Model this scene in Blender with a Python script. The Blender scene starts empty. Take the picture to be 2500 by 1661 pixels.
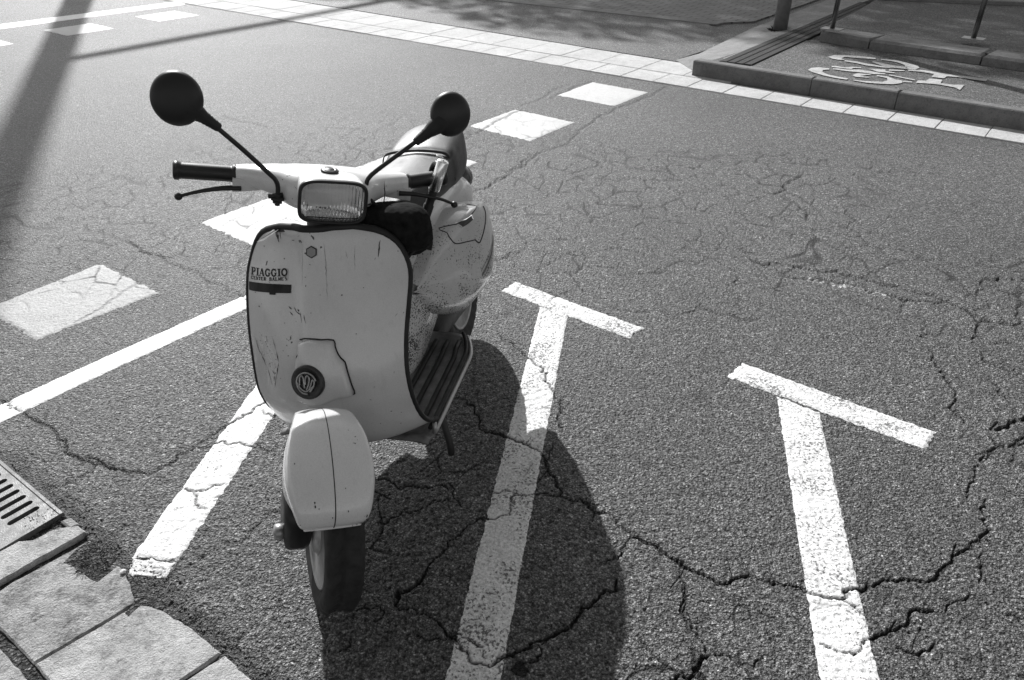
import bpy, bmesh, math, random, json
import numpy as np
from math import sin, cos, pi, radians, atan2, sqrt, tan
from mathutils import Vector, Matrix
from mathutils.bvhtree import BVHTree
random.seed(7); rng=np.random.default_rng(7)
scene=bpy.context.scene; COL=scene.collection

# ---------------------------------------------------------------- camera, light, exposure
CAM=Vector((0,0,1.514))
cd=bpy.data.cameras.new('camera'); cam=bpy.data.objects.new('camera',cd); COL.objects.link(cam)
cam.location=CAM; cam.rotation_euler=(radians(90)-0.563,0.001,0)
cd.sensor_width=36; cd.lens=26.755; cd.clip_start=.02; cd.clip_end=2000
scene.camera=cam
SUN_EL=radians(35.3); SUN_AZ=radians(-22.6)          # azimuth from +Y towards +X
w=bpy.data.worlds.new('World'); scene.world=w; w.use_nodes=True
nt=w.node_tree; nt.nodes.clear()
sky=nt.nodes.new('ShaderNodeTexSky'); sky.sky_type='NISHITA'; sky.sun_disc=False
sky.sun_elevation=SUN_EL; sky.sun_rotation=SUN_AZ; sky.dust_density=1.5
bwn=nt.nodes.new('ShaderNodeRGBToBW'); bgn=nt.nodes.new('ShaderNodeBackground'); won=nt.nodes.new('ShaderNodeOutputWorld')
bgn.inputs['Strength'].default_value=.115
nt.links.new(sky.outputs[0],bwn.inputs[0]); nt.links.new(bwn.outputs[0],bgn.inputs[0]); nt.links.new(bgn.outputs[0],won.inputs[0])
sd=bpy.data.lights.new('sun','SUN'); sd.energy=4.8; sd.angle=radians(.5); sd.color=(1,1,1)
sun=bpy.data.objects.new('sun',sd); COL.objects.link(sun)
sdir=Vector((sin(SUN_AZ)*cos(SUN_EL),cos(SUN_AZ)*cos(SUN_EL),sin(SUN_EL)))
sun.rotation_euler=sdir.to_track_quat('Z','Y').to_euler(); sun.location=sdir*30
vs=scene.view_settings; vs.view_transform='Standard'; vs.look='None'; vs.exposure=0.50; vs.gamma=1
scene.cycles.max_bounces=6

# ---------------------------------------------------------------- materials
def mk(name): 
    m=bpy.data.materials.new(name); m.use_nodes=True; t=m.node_tree; t.nodes.clear()
    o=t.nodes.new('ShaderNodeOutputMaterial'); p=t.nodes.new('ShaderNodeBsdfPrincipled'); t.links.new(p.outputs[0],o.inputs[0]); return m,t,p
class N:
    def __init__(s,t,vec=None):
        s.t=t; g=t.nodes.new('ShaderNodeNewGeometry'); s.pos=g.outputs['Position']
        tc=t.nodes.new('ShaderNodeTexCoord'); s.obj=tc.outputs['Object']; s.v=vec or s.pos
    def val(s,n,k,v):
        if hasattr(v,'is_linked') or isinstance(v,bpy.types.NodeSocket): s.t.links.new(v,n.inputs[k])
        else: n.inputs[k].default_value=v
    def noise(s,sc,det=3,rough=.55,v=None,dist=0):
        n=s.t.nodes.new('ShaderNodeTexNoise'); s.t.links.new(v or s.v,n.inputs['Vector']); n.inputs['Scale'].default_value=sc; n.inputs['Detail'].default_value=det; n.inputs['Roughness'].default_value=rough; n.inputs['Distortion'].default_value=dist; return n.outputs[0]
    def vor(s,sc,feat='F1',v=None,out='Distance',rnd=1):
        n=s.t.nodes.new('ShaderNodeTexVoronoi'); n.feature=feat; s.t.links.new(v or s.v,n.inputs['Vector']); n.inputs['Scale'].default_value=sc; n.inputs['Randomness'].default_value=rnd; return n.outputs[out]
    def m(s,op,a,b=0.,c=None,clamp=False):
        n=s.t.nodes.new('ShaderNodeMath'); n.operation=op; n.use_clamp=clamp; s.val(n,0,a); s.val(n,1,b)
        if c is not None: s.val(n,2,c)
        return n.outputs[0]
    def rng(s,x,a,b,c=0.,d=1.):
        n=s.t.nodes.new('ShaderNodeMapRange'); s.val(n,0,x); s.val(n,1,a); s.val(n,2,b); s.val(n,3,c); s.val(n,4,d); return n.outputs[0]
    def mix(s,f,a,b):
        n=s.t.nodes.new('ShaderNodeMix'); s.val(n,0,f); s.val(n,2,a); s.val(n,3,b); return n.outputs[0]
    def att(s,name):
        n=s.t.nodes.new('ShaderNodeAttribute'); n.attribute_name=name; return n.outputs['Fac']
    def bump(s,p,hgt,dist,st=1.):
        n=s.t.nodes.new('ShaderNodeBump'); s.t.links.new(hgt,n.inputs['Height']); n.inputs['Distance'].default_value=dist; n.inputs['Strength'].default_value=st; s.t.links.new(n.outputs[0],p.inputs['Normal']); return n
    def grey(s,p,x):
        s.t.links.new(x,p.inputs['Base Color'])
def plain(name,g,rough,metal=0.,spec=.5,coat=0.,var=0.,vs_=40.,bump=0.,bs=300.,dirt=0.):
    m,t,p=mk(name); n=N(t); n.v=n.obj
    p.inputs['Roughness'].default_value=rough; p.inputs['Metallic'].default_value=metal; p.inputs['Specular IOR Level'].default_value=spec
    p.inputs['Coat Weight'].default_value=coat; p.inputs['Coat Roughness'].default_value=.08
    x=n.m('MULTIPLY',n.rng(n.noise(vs_,4),.3,.7,1-var,1+var),g)
    if dirt: x=n.m('MULTIPLY',x,n.rng(n.noise(9,6,.7),.45,.75,1,1-dirt))
    n.grey(p,x)
    r=n.rng(n.noise(vs_*.6,4),.3,.7,max(0.02,rough*.8),min(1,rough*1.25)); t.links.new(r,p.inputs['Roughness'])
    if bump: n.bump(p,n.noise(bs,2),bump)
    return m

def asphalt(name,base,stone=185.,contrast=1.,crack=True,bumpd=.006,rough=.6):
    m,t,p=mk(name); n=N(t)
    big=n.noise(1.1,4,.6); mid=n.noise(14,4,.6)
    cell=n.vor(stone,out='Color'); 
    s=t.nodes.new('ShaderNodeSeparateColor'); t.links.new(cell,s.inputs[0]); rnd=s.outputs[0]
    d=n.vor(stone); fine=n.noise(stone*2.2,3,.7)
    # stone albedo: mostly mid grey, some pale chips, dark binder between
    alb=n.m('MULTIPLY',n.rng(rnd,0,1,.5,1.5),n.rng(d,.2,.7,1.2,.35))
    alb=n.m('ADD',alb,n.m('MULTIPLY',n.m('GREATER_THAN',rnd,.97),.8*contrast))
    alb=n.m('MULTIPLY',alb,n.rng(fine,.3,.7,.5,1.5)); pit=n.noise(stone*.62,2,.6); alb=n.m('MULTIPLY',alb,n.rng(pit,.33,.45,.22,1.))
    alb=n.m('MULTIPLY',alb,n.rng(n.noise(70,3,.8),.36,.64,.3,1.7)); alb=n.m('MULTIPLY',alb,n.rng(n.noise(26,4,.85),.36,.64,.65,1.35)); alb=n.m('MULTIPLY',alb,n.rng(big,.3,.7,.84,1.16)); alb=n.m('MULTIPLY',alb,n.rng(mid,.3,.7,.9,1.1))
    alb=n.m('MULTIPLY',alb,base)
    if crack:
        c=n.att('crk'); tn=n.att('tone')
        alb=n.m('MULTIPLY',alb,tn); alb=n.m('MULTIPLY',alb,n.m('SUBTRACT',1.,n.m('MULTIPLY',c,.96)))
    n.grey(p,alb); p.inputs['Roughness'].default_value=rough; p.inputs['Specular IOR Level'].default_value=.42
    h=n.m('ADD',n.m('MULTIPLY',n.m('MULTIPLY',n.rng(d,0,.75,1,0),n.rng(rnd,0,1,.35,1.)),.75),n.m('MULTIPLY',fine,.35)); h=n.m('ADD',h,n.m('MULTIPLY',n.rng(pit,.33,.55,0,1),.9))
    n.bump(p,h,bumpd,1.)
    return m
def roadpaint(name,base,worn,asph=.13,pit=140.):
    m,t,p=mk(name); n=N(t)
    wn=n.noise(pit,3,.65); w2=n.noise(6,4,.6); w3=n.vor(pit*.55)
    # pits: paint lost between stones
    f=n.m('ADD',n.m('MULTIPLY',wn,1.),n.m('MULTIPLY',w2,.55)); 
    mask=n.rng(f,1.02-worn,1.08-worn,0,1)
    mask=n.m('MAXIMUM',mask,n.m('MULTIPLY',n.att('crk'),1.))
    col=n.m('MULTIPLY',n.rng(n.noise(25,5,.6),.3,.7,.90,1.06),base); col=n.m('MULTIPLY',col,n.rng(n.noise(pit*1.3,3,.7),.36,.58,.62 if worn>.05 else .85,1.04))
    col=n.m('MULTIPLY',col,n.rng(n.noise(2.3,5,.6),.35,.7,1.05,.86))
    a2=n.m('MULTIPLY',n.rng(wn,.3,.7,.6,1.3),asph); a2=n.m('MULTIPLY',a2,n.m('SUBTRACT',1.,n.m('MULTIPLY',n.att('crk'),.85)))
    n.grey(p,n.mix(mask,col,a2)); p.inputs['Roughness'].default_value=.6; p.inputs['Specular IOR Level'].default_value=.4
    h=n.m('SUBTRACT',n.m('MULTIPLY',n.noise(95,4,.6),1.),n.m('MULTIPLY',mask,.35))
    n.bump(p,h,.004,1.)
    return m
def concrete(name,base,grain=220.,stain=.35,joint=None):
    m,t,p=mk(name); n=N(t)
    x=n.m('MULTIPLY',n.rng(n.noise(grain,3,.7),.3,.7,.82,1.18),base)
    x=n.m('MULTIPLY',x,n.rng(n.noise(7,6,.72,dist=.6),.42,.68,1.05,1-stain)); x=n.m('MULTIPLY',x,n.rng(n.noise(1.7,5,.6),.35,.7,.9,1.1))
    sp=n.vor(26); x=n.m('MULTIPLY',x,n.rng(sp,.02,.07,.45,1.)); x=n.m('MULTIPLY',x,n.rng(n.noise(95,4,.75),.30,.45,.5,1.)); x=n.m('MULTIPLY',x,n.rng(n.noise(16,6,.8),.49,.62,1.,1-stain))
    n.grey(p,x); p.inputs['Roughness'].default_value=.78; p.inputs['Specular IOR Level'].default_value=.35
    n.bump(p,n.m('ADD',n.noise(grain*.8,3,.7),n.m('MULTIPLY',n.noise(40,5,.7),1.6)),.005)
    return m

# ---------------------------------------------------------------- object helpers
def link(name,me,mat=None,parent=None):
    o=bpy.data.objects.new(name,me); COL.objects.link(o)
    if mat: me.materials.append(mat)
    if parent: o.parent=parent
    return o
def tag(o,label=None,cat=None,group=None,kind=None):
    if label: o['label']=label
    if cat: o['category']=cat
    if group: o['group']=group
    if kind: o['kind']=kind
    return o
def empty(name,loc=(0,0,0)):
    o=bpy.data.objects.new(name,None); COL.objects.link(o); o.location=loc; o.empty_display_size=.1; return o
def mesh(name,v,f,smooth=True):
    me=bpy.data.meshes.new(name); me.from_pydata([tuple(map(float,p)) for p in v],[],[tuple(q) for q in f]); me.validate(); me.update()
    if smooth: me.polygons.foreach_set('use_smooth',[True]*len(me.polygons))
    return me
def fastgrid(name,X,Y,Z,attrs=None):
    nr,nc=X.shape; co=np.stack([X,Y,Z],-1).reshape(-1,3).astype(np.float32)
    idx=np.arange(nr*nc).reshape(nr,nc); q=np.stack([idx[:-1,:-1],idx[:-1,1:],idx[1:,1:],idx[1:,:-1]],-1).reshape(-1,4)
    me=bpy.data.meshes.new(name); me.vertices.add(len(co)); me.vertices.foreach_set('co',co.ravel())
    me.loops.add(q.size); me.loops.foreach_set('vertex_index',q.ravel().astype(np.int32))
    me.polygons.add(len(q)); me.polygons.foreach_set('loop_start',np.arange(0,q.size,4,dtype=np.int32)); 
    me.polygons.foreach_set('use_smooth',np.ones(len(q),bool)); me.update(calc_edges=True); me.validate()
    for k,a in (attrs or {}).items():
        at=me.attributes.new(k,'FLOAT','POINT'); at.data.foreach_set('value',a.ravel().astype(np.float32))
    return me

# ---------------------------------------------------------------- height of the road, with its cracks
def vnoise(x,y,s,seed):
    x=x*s+seed*17.3; y=y*s+seed*5.7; xi=np.floor(x).astype(np.int64); yi=np.floor(y).astype(np.int64); fx=x-xi; fy=y-yi
    fx=fx*fx*(3-2*fx); fy=fy*fy*(3-2*fy)
    def hsh(a,b):
        h=(a*374761393+b*668265263+seed*1442695041)&0xffffffff; h=((h^(h>>13))*1274126177)&0xffffffff; return ((h^(h>>16))&0xffff)/65535.
    return (hsh(xi,yi)*(1-fx)+hsh(xi+1,yi)*fx)*(1-fy)+(hsh(xi,yi+1)*(1-fx)+hsh(xi+1,yi+1)*fx)*fy
def fbm(x,y,s,seed,o=3):
    r=0;a=1;t=0
    for i in range(o): r=r+a*vnoise(x,y,s*2**i,seed+i); t+=a; a*=.5
    return r/t
CRACKS=[[5,[[-2.1349,2.7974],[-2.0972,2.8575],[-2.0614,2.9118],[-2.0283,2.9323],[-2.0064,2.9757],[-1.9681,3.0333],[-1.9281,3.0756],[-1.9012,3.124],[-1.8872,3.1862],[-1.8622,3.2354],[-1.8173,3.2783]]],[4,[[-2.0951,3.46],[-2.0539,3.3992],[-1.9724,3.3555],[-1.9085,3.3398],[-1.8173,3.2783]]],[10,[[-1.8173,3.2783],[-1.7695,3.2408],[-1.7073,3.1857],[-1.6481,3.1357],[-1.6039,3.1215],[-1.5647,3.0799]]],[5,[[-1.5647,3.0799],[-1.4724,3.0156],[-1.4127,2.9744],[-1.3479,2.9372],[-1.2623,2.8558],[-1.1857,2.7954],[-1.1054,2.7398],[-0.9908,2.6525]]],[3,[[-1.9281,3.0756],[-1.8689,3.0466],[-1.8174,3.033],[-1.7569,3.0666],[-1.6971,3.087]]],[2,[[-2.1017,2.7389],[-2.0535,2.7274]]],[3,[[-2.2984,3.085],[-2.2355,3.0541],[-2.1187,3.0337],[-2.0208,3.0335]]],[3,[[-2.3286,3.4605],[-2.2619,3.4604],[-2.217,3.4706],[-2.1686,3.4911]]],[3,[[-1.3395,2.934],[-1.3115,2.9823],[-1.2705,3.0402]]],[9,[[-1.6988,2.03],[-1.6571,2.0159],[-1.617,1.9837],[-1.5698,1.9477],[-1.5153,1.9169],[-1.4824,1.8953],[-1.4446,1.874],[-1.4123,1.8365],[-1.3633,1.796],[-1.3292,1.7528],[-1.2868,1.7335],[-1.2357,1.7108],[-1.1871,1.6922],[-1.138,1.6825]]],[8,[[-1.3354,1.7545],[-1.2914,1.7328],[-1.2449,1.7149],[-1.1881,1.6938],[-1.149,1.6903],[-1.1009,1.6764],[-1.0586,1.6641],[-1.0487,1.6743],[-1.0262,1.7005],[-1.0003,1.7323],[-0.9812,1.7722],[-0.9626,1.802],[-0.9435,1.8324],[-0.9166,1.8714]]],[7,[[-0.9278,1.8606],[-0.9053,1.8901],[-0.8851,1.9115],[-0.8672,1.9421],[-0.8319,1.9915],[-0.8042,2.0332],[-0.7552,2.0858]]],[4,[[-0.9682,1.7833],[-0.9294,1.7907],[-0.9026,1.7981],[-0.8623,1.7943],[-0.8358,1.8033],[-0.8031,1.792],[-0.7606,1.7793],[-0.7102,1.7718]]],[4,[[-0.8145,1.9688],[-0.773,1.9376],[-0.7425,1.9463],[-0.7184,1.9375]]],[5,[[-0.9295,1.6028],[-0.9124,1.5931],[-0.9,1.5899],[-0.8819,1.5963],[-0.8556,1.6125],[-0.828,1.619]]],[5,[[-0.9022,1.5899],[-0.8832,1.5551],[-0.8701,1.5303],[-0.8394,1.5242]]],[6,[[-1.3314,1.6164],[-1.2919,1.6197],[-1.2664,1.6328],[-1.253,1.6529],[-1.2366,1.687]]],[2,[[-1.1031,1.6594],[-1.1073,1.626],[-1.1132,1.587]]],[3,[[-1.4898,1.773],[-1.448,1.7583],[-1.4059,1.7329],[-1.3747,1.7186]]],[3,[[-1.1006,1.414],[-1.0643,1.4364],[-1.0199,1.4825]]],[4,[[-0.873,1.2725],[-0.8526,1.3024],[-0.8217,1.3279],[-0.7855,1.3645],[-0.7439,1.4024],[-0.7044,1.4246],[-0.6835,1.4703],[-0.6601,1.5118],[-0.6226,1.53]]],[2.5,[[-1.6962,2.5218],[-1.6532,2.6131],[-1.6268,2.6744],[-1.6197,2.7524],[-1.5837,2.8336]]],[3,[[-1.4349,3.4278],[-1.3912,3.4996],[-1.3492,3.5847],[-1.2881,3.6731],[-1.2246,3.7649]]],[7,[[0.0847,1.7663],[0.0985,1.7153],[0.1025,1.685],[0.1258,1.6406],[0.1324,1.5769],[0.1654,1.5597],[0.2125,1.5427],[0.2531,1.516],[0.2827,1.4835],[0.3137,1.4332]]],[10,[[0.3137,1.4332],[0.3638,1.3998],[0.4025,1.3615],[0.4312,1.3245],[0.463,1.3078]]],[9,[[0.3727,1.3874],[0.404,1.3526],[0.4348,1.3213],[0.4679,1.3059],[0.4927,1.2908],[0.5165,1.2734],[0.542,1.2808],[0.573,1.2932],[0.6013,1.2947],[0.6286,1.2782],[0.6613,1.2683],[0.6952,1.2634],[0.7141,1.2488],[0.7374,1.2368],[0.7682,1.225],[0.7914,1.2249],[0.8118,1.2487],[0.838,1.2559],[0.8674,1.2511],[0.8987,1.2705],[0.9246,1.2853],[0.9683,1.2852],[0.9989,1.2827],[1.0312,1.2752],[1.0667,1.3001],[1.1015,1.3308],[1.1318,1.3596],[1.1673,1.3729],[1.2017,1.3836],[1.2326,1.411],[1.2621,1.4391],[1.2884,1.4972],[1.3205,1.5583]]],[6,[[1.2725,1.5647],[1.2831,1.5901],[1.312,1.6292],[1.3505,1.6729],[1.3922,1.6901]]],[7,[[1.3956,1.7146],[1.448,1.7686],[1.4842,1.7908],[1.5141,1.7833],[1.5793,1.8208]]],[4,[[1.5115,1.7611],[1.478,1.718]]],[5,[[1.2284,1.411],[1.2493,1.411],[1.2548,1.4055]]],[6,[[1.2071,1.3621],[1.1812,1.3203],[1.1813,1.305],[1.1577,1.2751]]],[6,[[1.0313,1.1853],[1.0462,1.2082],[1.08,1.2222],[1.108,1.2316],[1.1379,1.2221],[1.1563,1.1989],[1.1806,1.1806],[1.1969,1.1494],[1.2203,1.1319]]],[10,[[0.8196,1.111],[0.8468,1.1238],[0.867,1.128],[0.9096,1.1497],[0.9401,1.1764],[0.9671,1.1945],[0.9879,1.1899],[1.0119,1.1763]]],[7,[[0.8729,1.09],[0.8946,1.0817],[0.917,1.0674],[0.9452,1.0817],[0.9767,1.1024]]],[5,[[0.7017,1.0985],[0.7228,1.0861],[0.7515,1.0757],[0.7811,1.0778],[0.8,1.0984],[0.8249,1.1153]]],[5,[[0.7905,1.2226],[0.8063,1.2132],[0.8223,1.1947],[0.8343,1.1765]]],[6,[[0.4198,1.306],[0.4271,1.2711],[0.4207,1.2277],[0.4039,1.1998],[0.3983,1.1906],[0.4121,1.1636],[0.4209,1.1329],[0.4312,1.1115]]],[11,[[0.3308,0.9957],[0.3468,1.0078],[0.3767,1.0186],[0.4017,1.038],[0.4405,1.07]]],[3,[[0.5336,1.23],[0.5502,1.2042],[0.5623,1.1634]]],[5,[[0.5016,1.0419],[0.5376,1.0438],[0.571,1.0617]]],[5,[[0.4312,1.1115],[0.4405,1.07],[0.4738,1.074],[0.5016,1.0419]]],[5,[[0.3129,1.4271],[0.2953,1.3969],[0.2797,1.3617],[0.2343,1.3332]]],[10,[[0.2594,1.2835],[0.2556,1.2515],[0.2258,1.2516],[0.211,1.2308],[0.1669,1.2054],[0.1608,1.1805],[0.1212,1.1372],[0.08,1.1163],[0.0398,1.1025],[0.0158,1.0822],[-0.0194,1.0689],[-0.0387,1.0558]]],[5,[[0.4224,1.2779],[0.4218,1.2305],[0.4016,1.1901],[0.4196,1.1559],[0.425,1.1228]]],[7,[[0.0194,1.0471],[0.0466,1.0557],[0.0667,1.0777],[0.0594,1.0957]]],[8,[[-0.1799,1.1663],[-0.1573,1.1376],[-0.1399,1.1188],[-0.1271,1.105],[-0.1139,1.0824],[-0.0969,1.0559],[-0.0656,1.0472],[-0.0387,1.0515],[-0.0234,1.0689]]],[4,[[-0.1272,1.1073],[-0.1037,1.1142],[-0.0789,1.0913],[-0.0621,1.0602]]],[4,[[-0.2204,1.1236],[-0.1795,1.1143],[-0.1396,1.1142]]],[4,[[-0.3962,1.6486],[-0.349,1.6341],[-0.2974,1.6196],[-0.2322,1.6124],[-0.1822,1.6052]]],[4,[[-0.1842,1.6338],[-0.1655,1.5773],[-0.1441,1.5432]]],[6,[[-0.0806,1.8572],[-0.0317,1.8529],[0.0114,1.8151],[0.0588,1.7824],[0.0847,1.7663]]],[4,[[-0.0635,1.598],[-0.0192,1.6015],[0.0201,1.5805],[0.0643,1.5874],[0.1275,1.5769]]],[5,[[0.0152,1.5805],[-0.0043,1.5702],[-0.0091,1.5363],[-0.0043,1.5033],[-0.0703,1.4904],[-0.0939,1.4904],[-0.1211,1.4681]]],[5,[[-0.1211,1.4681],[-0.1375,1.4277],[-0.1667,1.3857],[-0.1998,1.3508],[-0.2249,1.2895]]],[14,[[-0.2249,1.2895],[-0.2399,1.268],[-0.2801,1.247],[-0.2839,1.211]]],[4,[[0.1284,1.8026],[0.1101,1.7464],[0.1037,1.7153]]],[4,[[-0.3724,1.1911],[-0.3575,1.201],[-0.325,1.206],[-0.3055,1.186],[-0.315,1.1665],[-0.3339,1.1568]]],[4,[[-0.393,1.0827],[-0.3781,1.0872],[-0.3712,1.1145]]],[3,[[-0.2839,1.211],[-0.241,1.2009],[-0.2058,1.181],[-0.1799,1.1663]]],[3,[[-0.375,1.478],[-0.3212,1.4972],[-0.2761,1.5167],[-0.2398,1.5366],[-0.2181,1.5636],[-0.1802,1.5773]]],[4,[[-0.3946,1.6055],[-0.3718,1.5845],[-0.3396,1.5638]]],[6,[[-0.0529,2.4477],[-0.0132,2.3922],[0.0253,2.3385],[0.0484,2.2865],[0.0801,2.2402],[0.1071,2.2155],[0.1144,2.1634],[0.1302,2.1091],[0.141,2.0567],[0.1593,1.9919],[0.1472,1.9231],[0.1564,1.8639]]],[5,[[-0.0854,3.0633],[-0.0391,3.0962],[-0.0216,3.1297],[0.0321,3.1705],[0.0686,3.2053]]],[4,[[0.14,3.0047],[0.1704,3.0431],[0.1955,3.0824],[0.2271,3.1223]]],[4,[[0.2565,2.9418],[0.2914,2.9541],[0.334,3.0558],[0.3228,3.1357]]],[3,[[0.0018,2.7548],[0.0405,2.8462]]],[4,[[0.1441,2.678],[0.1725,2.7212],[0.1894,2.7377]]],[4,[[0.3728,2.6457],[0.4538,2.6246],[0.5302,2.6141],[0.5673,2.6192]]],[4,[[0.4933,2.9352],[0.5733,2.9412],[0.6175,2.9349],[0.6722,2.9908],[0.7414,3.0549],[0.8177,3.0352]]],[5,[[-0.1865,2.0499],[-0.1494,2.0065],[-0.1222,1.9714],[-0.1067,1.8969],[-0.0849,1.8578],[-0.044,1.8545],[-0.0113,1.8386],[0.0209,1.8072],[0.0525,1.7826]]],[7,[[1.0798,3.0551],[1.1109,3.0163],[1.1452,3.0394],[1.1799,3.0393],[1.2329,3.0084]]],[11,[[1.2329,3.0084],[1.2783,2.9779],[1.3254,2.9553],[1.3772,2.9478],[1.4251,2.93],[1.4759,2.9036]]],[7,[[1.4759,2.9036],[1.5154,2.8676],[1.5644,2.8252],[1.6278,2.8043],[1.6817,2.7499],[1.7306,2.7167],[1.7628,2.6777],[1.8067,2.6144],[1.8033,2.5474],[1.785,2.5003],[1.7351,2.4209],[1.7092,2.3989]]],[6,[[1.1489,2.9115],[1.2183,2.8969],[1.2782,2.8752],[1.3598,2.8608],[1.4289,2.8325],[1.4746,2.7978],[1.513,2.7637],[1.5708,2.717],[1.5822,2.6845],[1.6485,2.6908],[1.6899,2.6843],[1.7406,2.6842],[1.7723,2.6712]]],[4,[[1.579,2.6845],[1.5431,2.6088],[1.513,2.5965],[1.4613,2.6213],[1.3907,2.6978],[1.3253,2.7641]]],[6,[[1.7971,2.5355],[1.8487,2.5295],[1.8964,2.5059],[1.9353,2.5],[1.9739,2.5471]]],[10,[[2.0084,2.8808],[2.0708,2.885],[2.1313,2.8734],[2.1705,2.8591],[2.2015,2.8449]]],[6,[[2.0084,2.8808],[1.968,2.8036],[1.9069,2.7362],[1.8553,2.723]]],[6,[[2.1119,2.8033],[2.0582,2.6965],[1.9678,2.5471]]],[4,[[1.9311,2.6967],[1.917,2.6582],[1.8658,2.6205],[1.8191,2.6144]]],[6,[[1.6998,2.3134],[1.6961,2.2422],[1.7161,2.2174],[1.7385,2.1979],[1.777,2.1882]]],[6,[[1.5242,2.3034],[1.5032,2.2525],[1.4952,2.2178],[1.508,2.1983],[1.491,2.146],[1.4884,2.0908],[1.4642,2.0202],[1.43,1.9611],[1.428,1.9365],[1.4379,1.8963]]],[13,[[1.6426,1.932],[1.6007,1.912],[1.5583,1.8803],[1.5294,1.8726],[1.4978,1.8687]]],[7,[[1.4795,1.8342],[1.4709,1.7822],[1.4243,1.7392],[1.391,1.7112]]],[7,[[1.4749,1.7895],[1.5111,1.7858],[1.5584,1.819],[1.5911,1.8417]]],[5,[[1.8486,2.366],[1.7967,2.3769],[1.7619,2.3662]]],[4,[[1.5831,2.5599],[1.5973,2.5241],[1.5441,2.4212]]],[5,[[0.9536,2.912],[0.9376,2.8335]]],[4,[[0.804,3.2187],[0.8264,3.185],[0.8504,3.1274],[0.8649,3.0792]]],[4,[[0.7292,3.0481],[0.7889,3.0324]]],[4,[[0.7477,2.6353],[0.7825,2.6227],[0.8436,2.5917],[0.8854,2.5612],[0.9556,2.5491]]],[4,[[0.6471,2.5982],[0.7264,2.6228],[0.7619,2.6733]]],[5,[[1.635,2.1271],[1.6377,2.0726],[1.6502,2.0285]]],[5,[[1.5905,2.4323],[1.5324,2.4212],[1.5457,2.3992]]],[9,[[-0.2196,3.8864],[-0.1217,4.0084],[-0.0581,4.0995],[0.0353,4.2722],[0.1058,4.394]]],[8,[[0.1058,4.394],[0.1811,4.5655],[0.3022,4.6783],[0.3669,4.7719],[0.4607,5.0206],[0.5955,5.2916],[0.7092,5.4365],[0.8707,5.6509],[1.0382,5.8464],[1.21,6.1262]]],[8,[[-0.0324,4.2134],[0.0632,4.3324],[0.1221,4.5]]],[5,[[-0.2379,4.2929],[-0.1547,4.2529],[-0.0864,4.2213],[-0.0324,4.2134]]],[6,[[0.3315,4.6782],[0.4195,4.6779],[0.4685,4.5647],[0.5481,4.4987],[0.5862,4.3308],[0.6883,4.2702],[0.7911,4.2305],[0.8822,4.2108],[0.9548,4.0966]]],[5,[[0.2916,5.7826],[0.4089,5.9862],[0.5335,6.2026],[0.6556,6.3157]]],[9,[[1.6359,4.1701],[1.5238,4.0218],[1.466,3.9161],[1.3975,3.8549]]],[7,[[1.428,3.8314],[1.4648,3.7493],[1.4812,3.6857],[1.4991,3.5935],[1.4583,3.505]]],[4,[[1.4648,3.7493],[1.3571,3.5939],[1.2926,3.5346],[1.2305,3.5643]]],[4,[[0.4218,4.1735],[0.5115,4.1353],[0.5815,4.0535],[0.6918,4.0974]]],[6,[[-0.0882,3.0534],[-0.0154,3.1246],[0.0599,3.1859]]],[5,[[-2.0326,5.3604],[-1.8748,5.2254],[-1.7323,5.1598],[-1.6445,5.0801]]],[9,[[-0.3662,4.6804],[-0.3286,4.7848],[-0.268,4.9115],[-0.1917,5.0054],[-0.1145,5.1825],[-0.0202,5.3276],[0.066,5.4575]]],[5,[[0.0674,5.5933],[0.1979,5.7344],[0.3283,6.0362],[0.4462,6.1974]]]]
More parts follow.
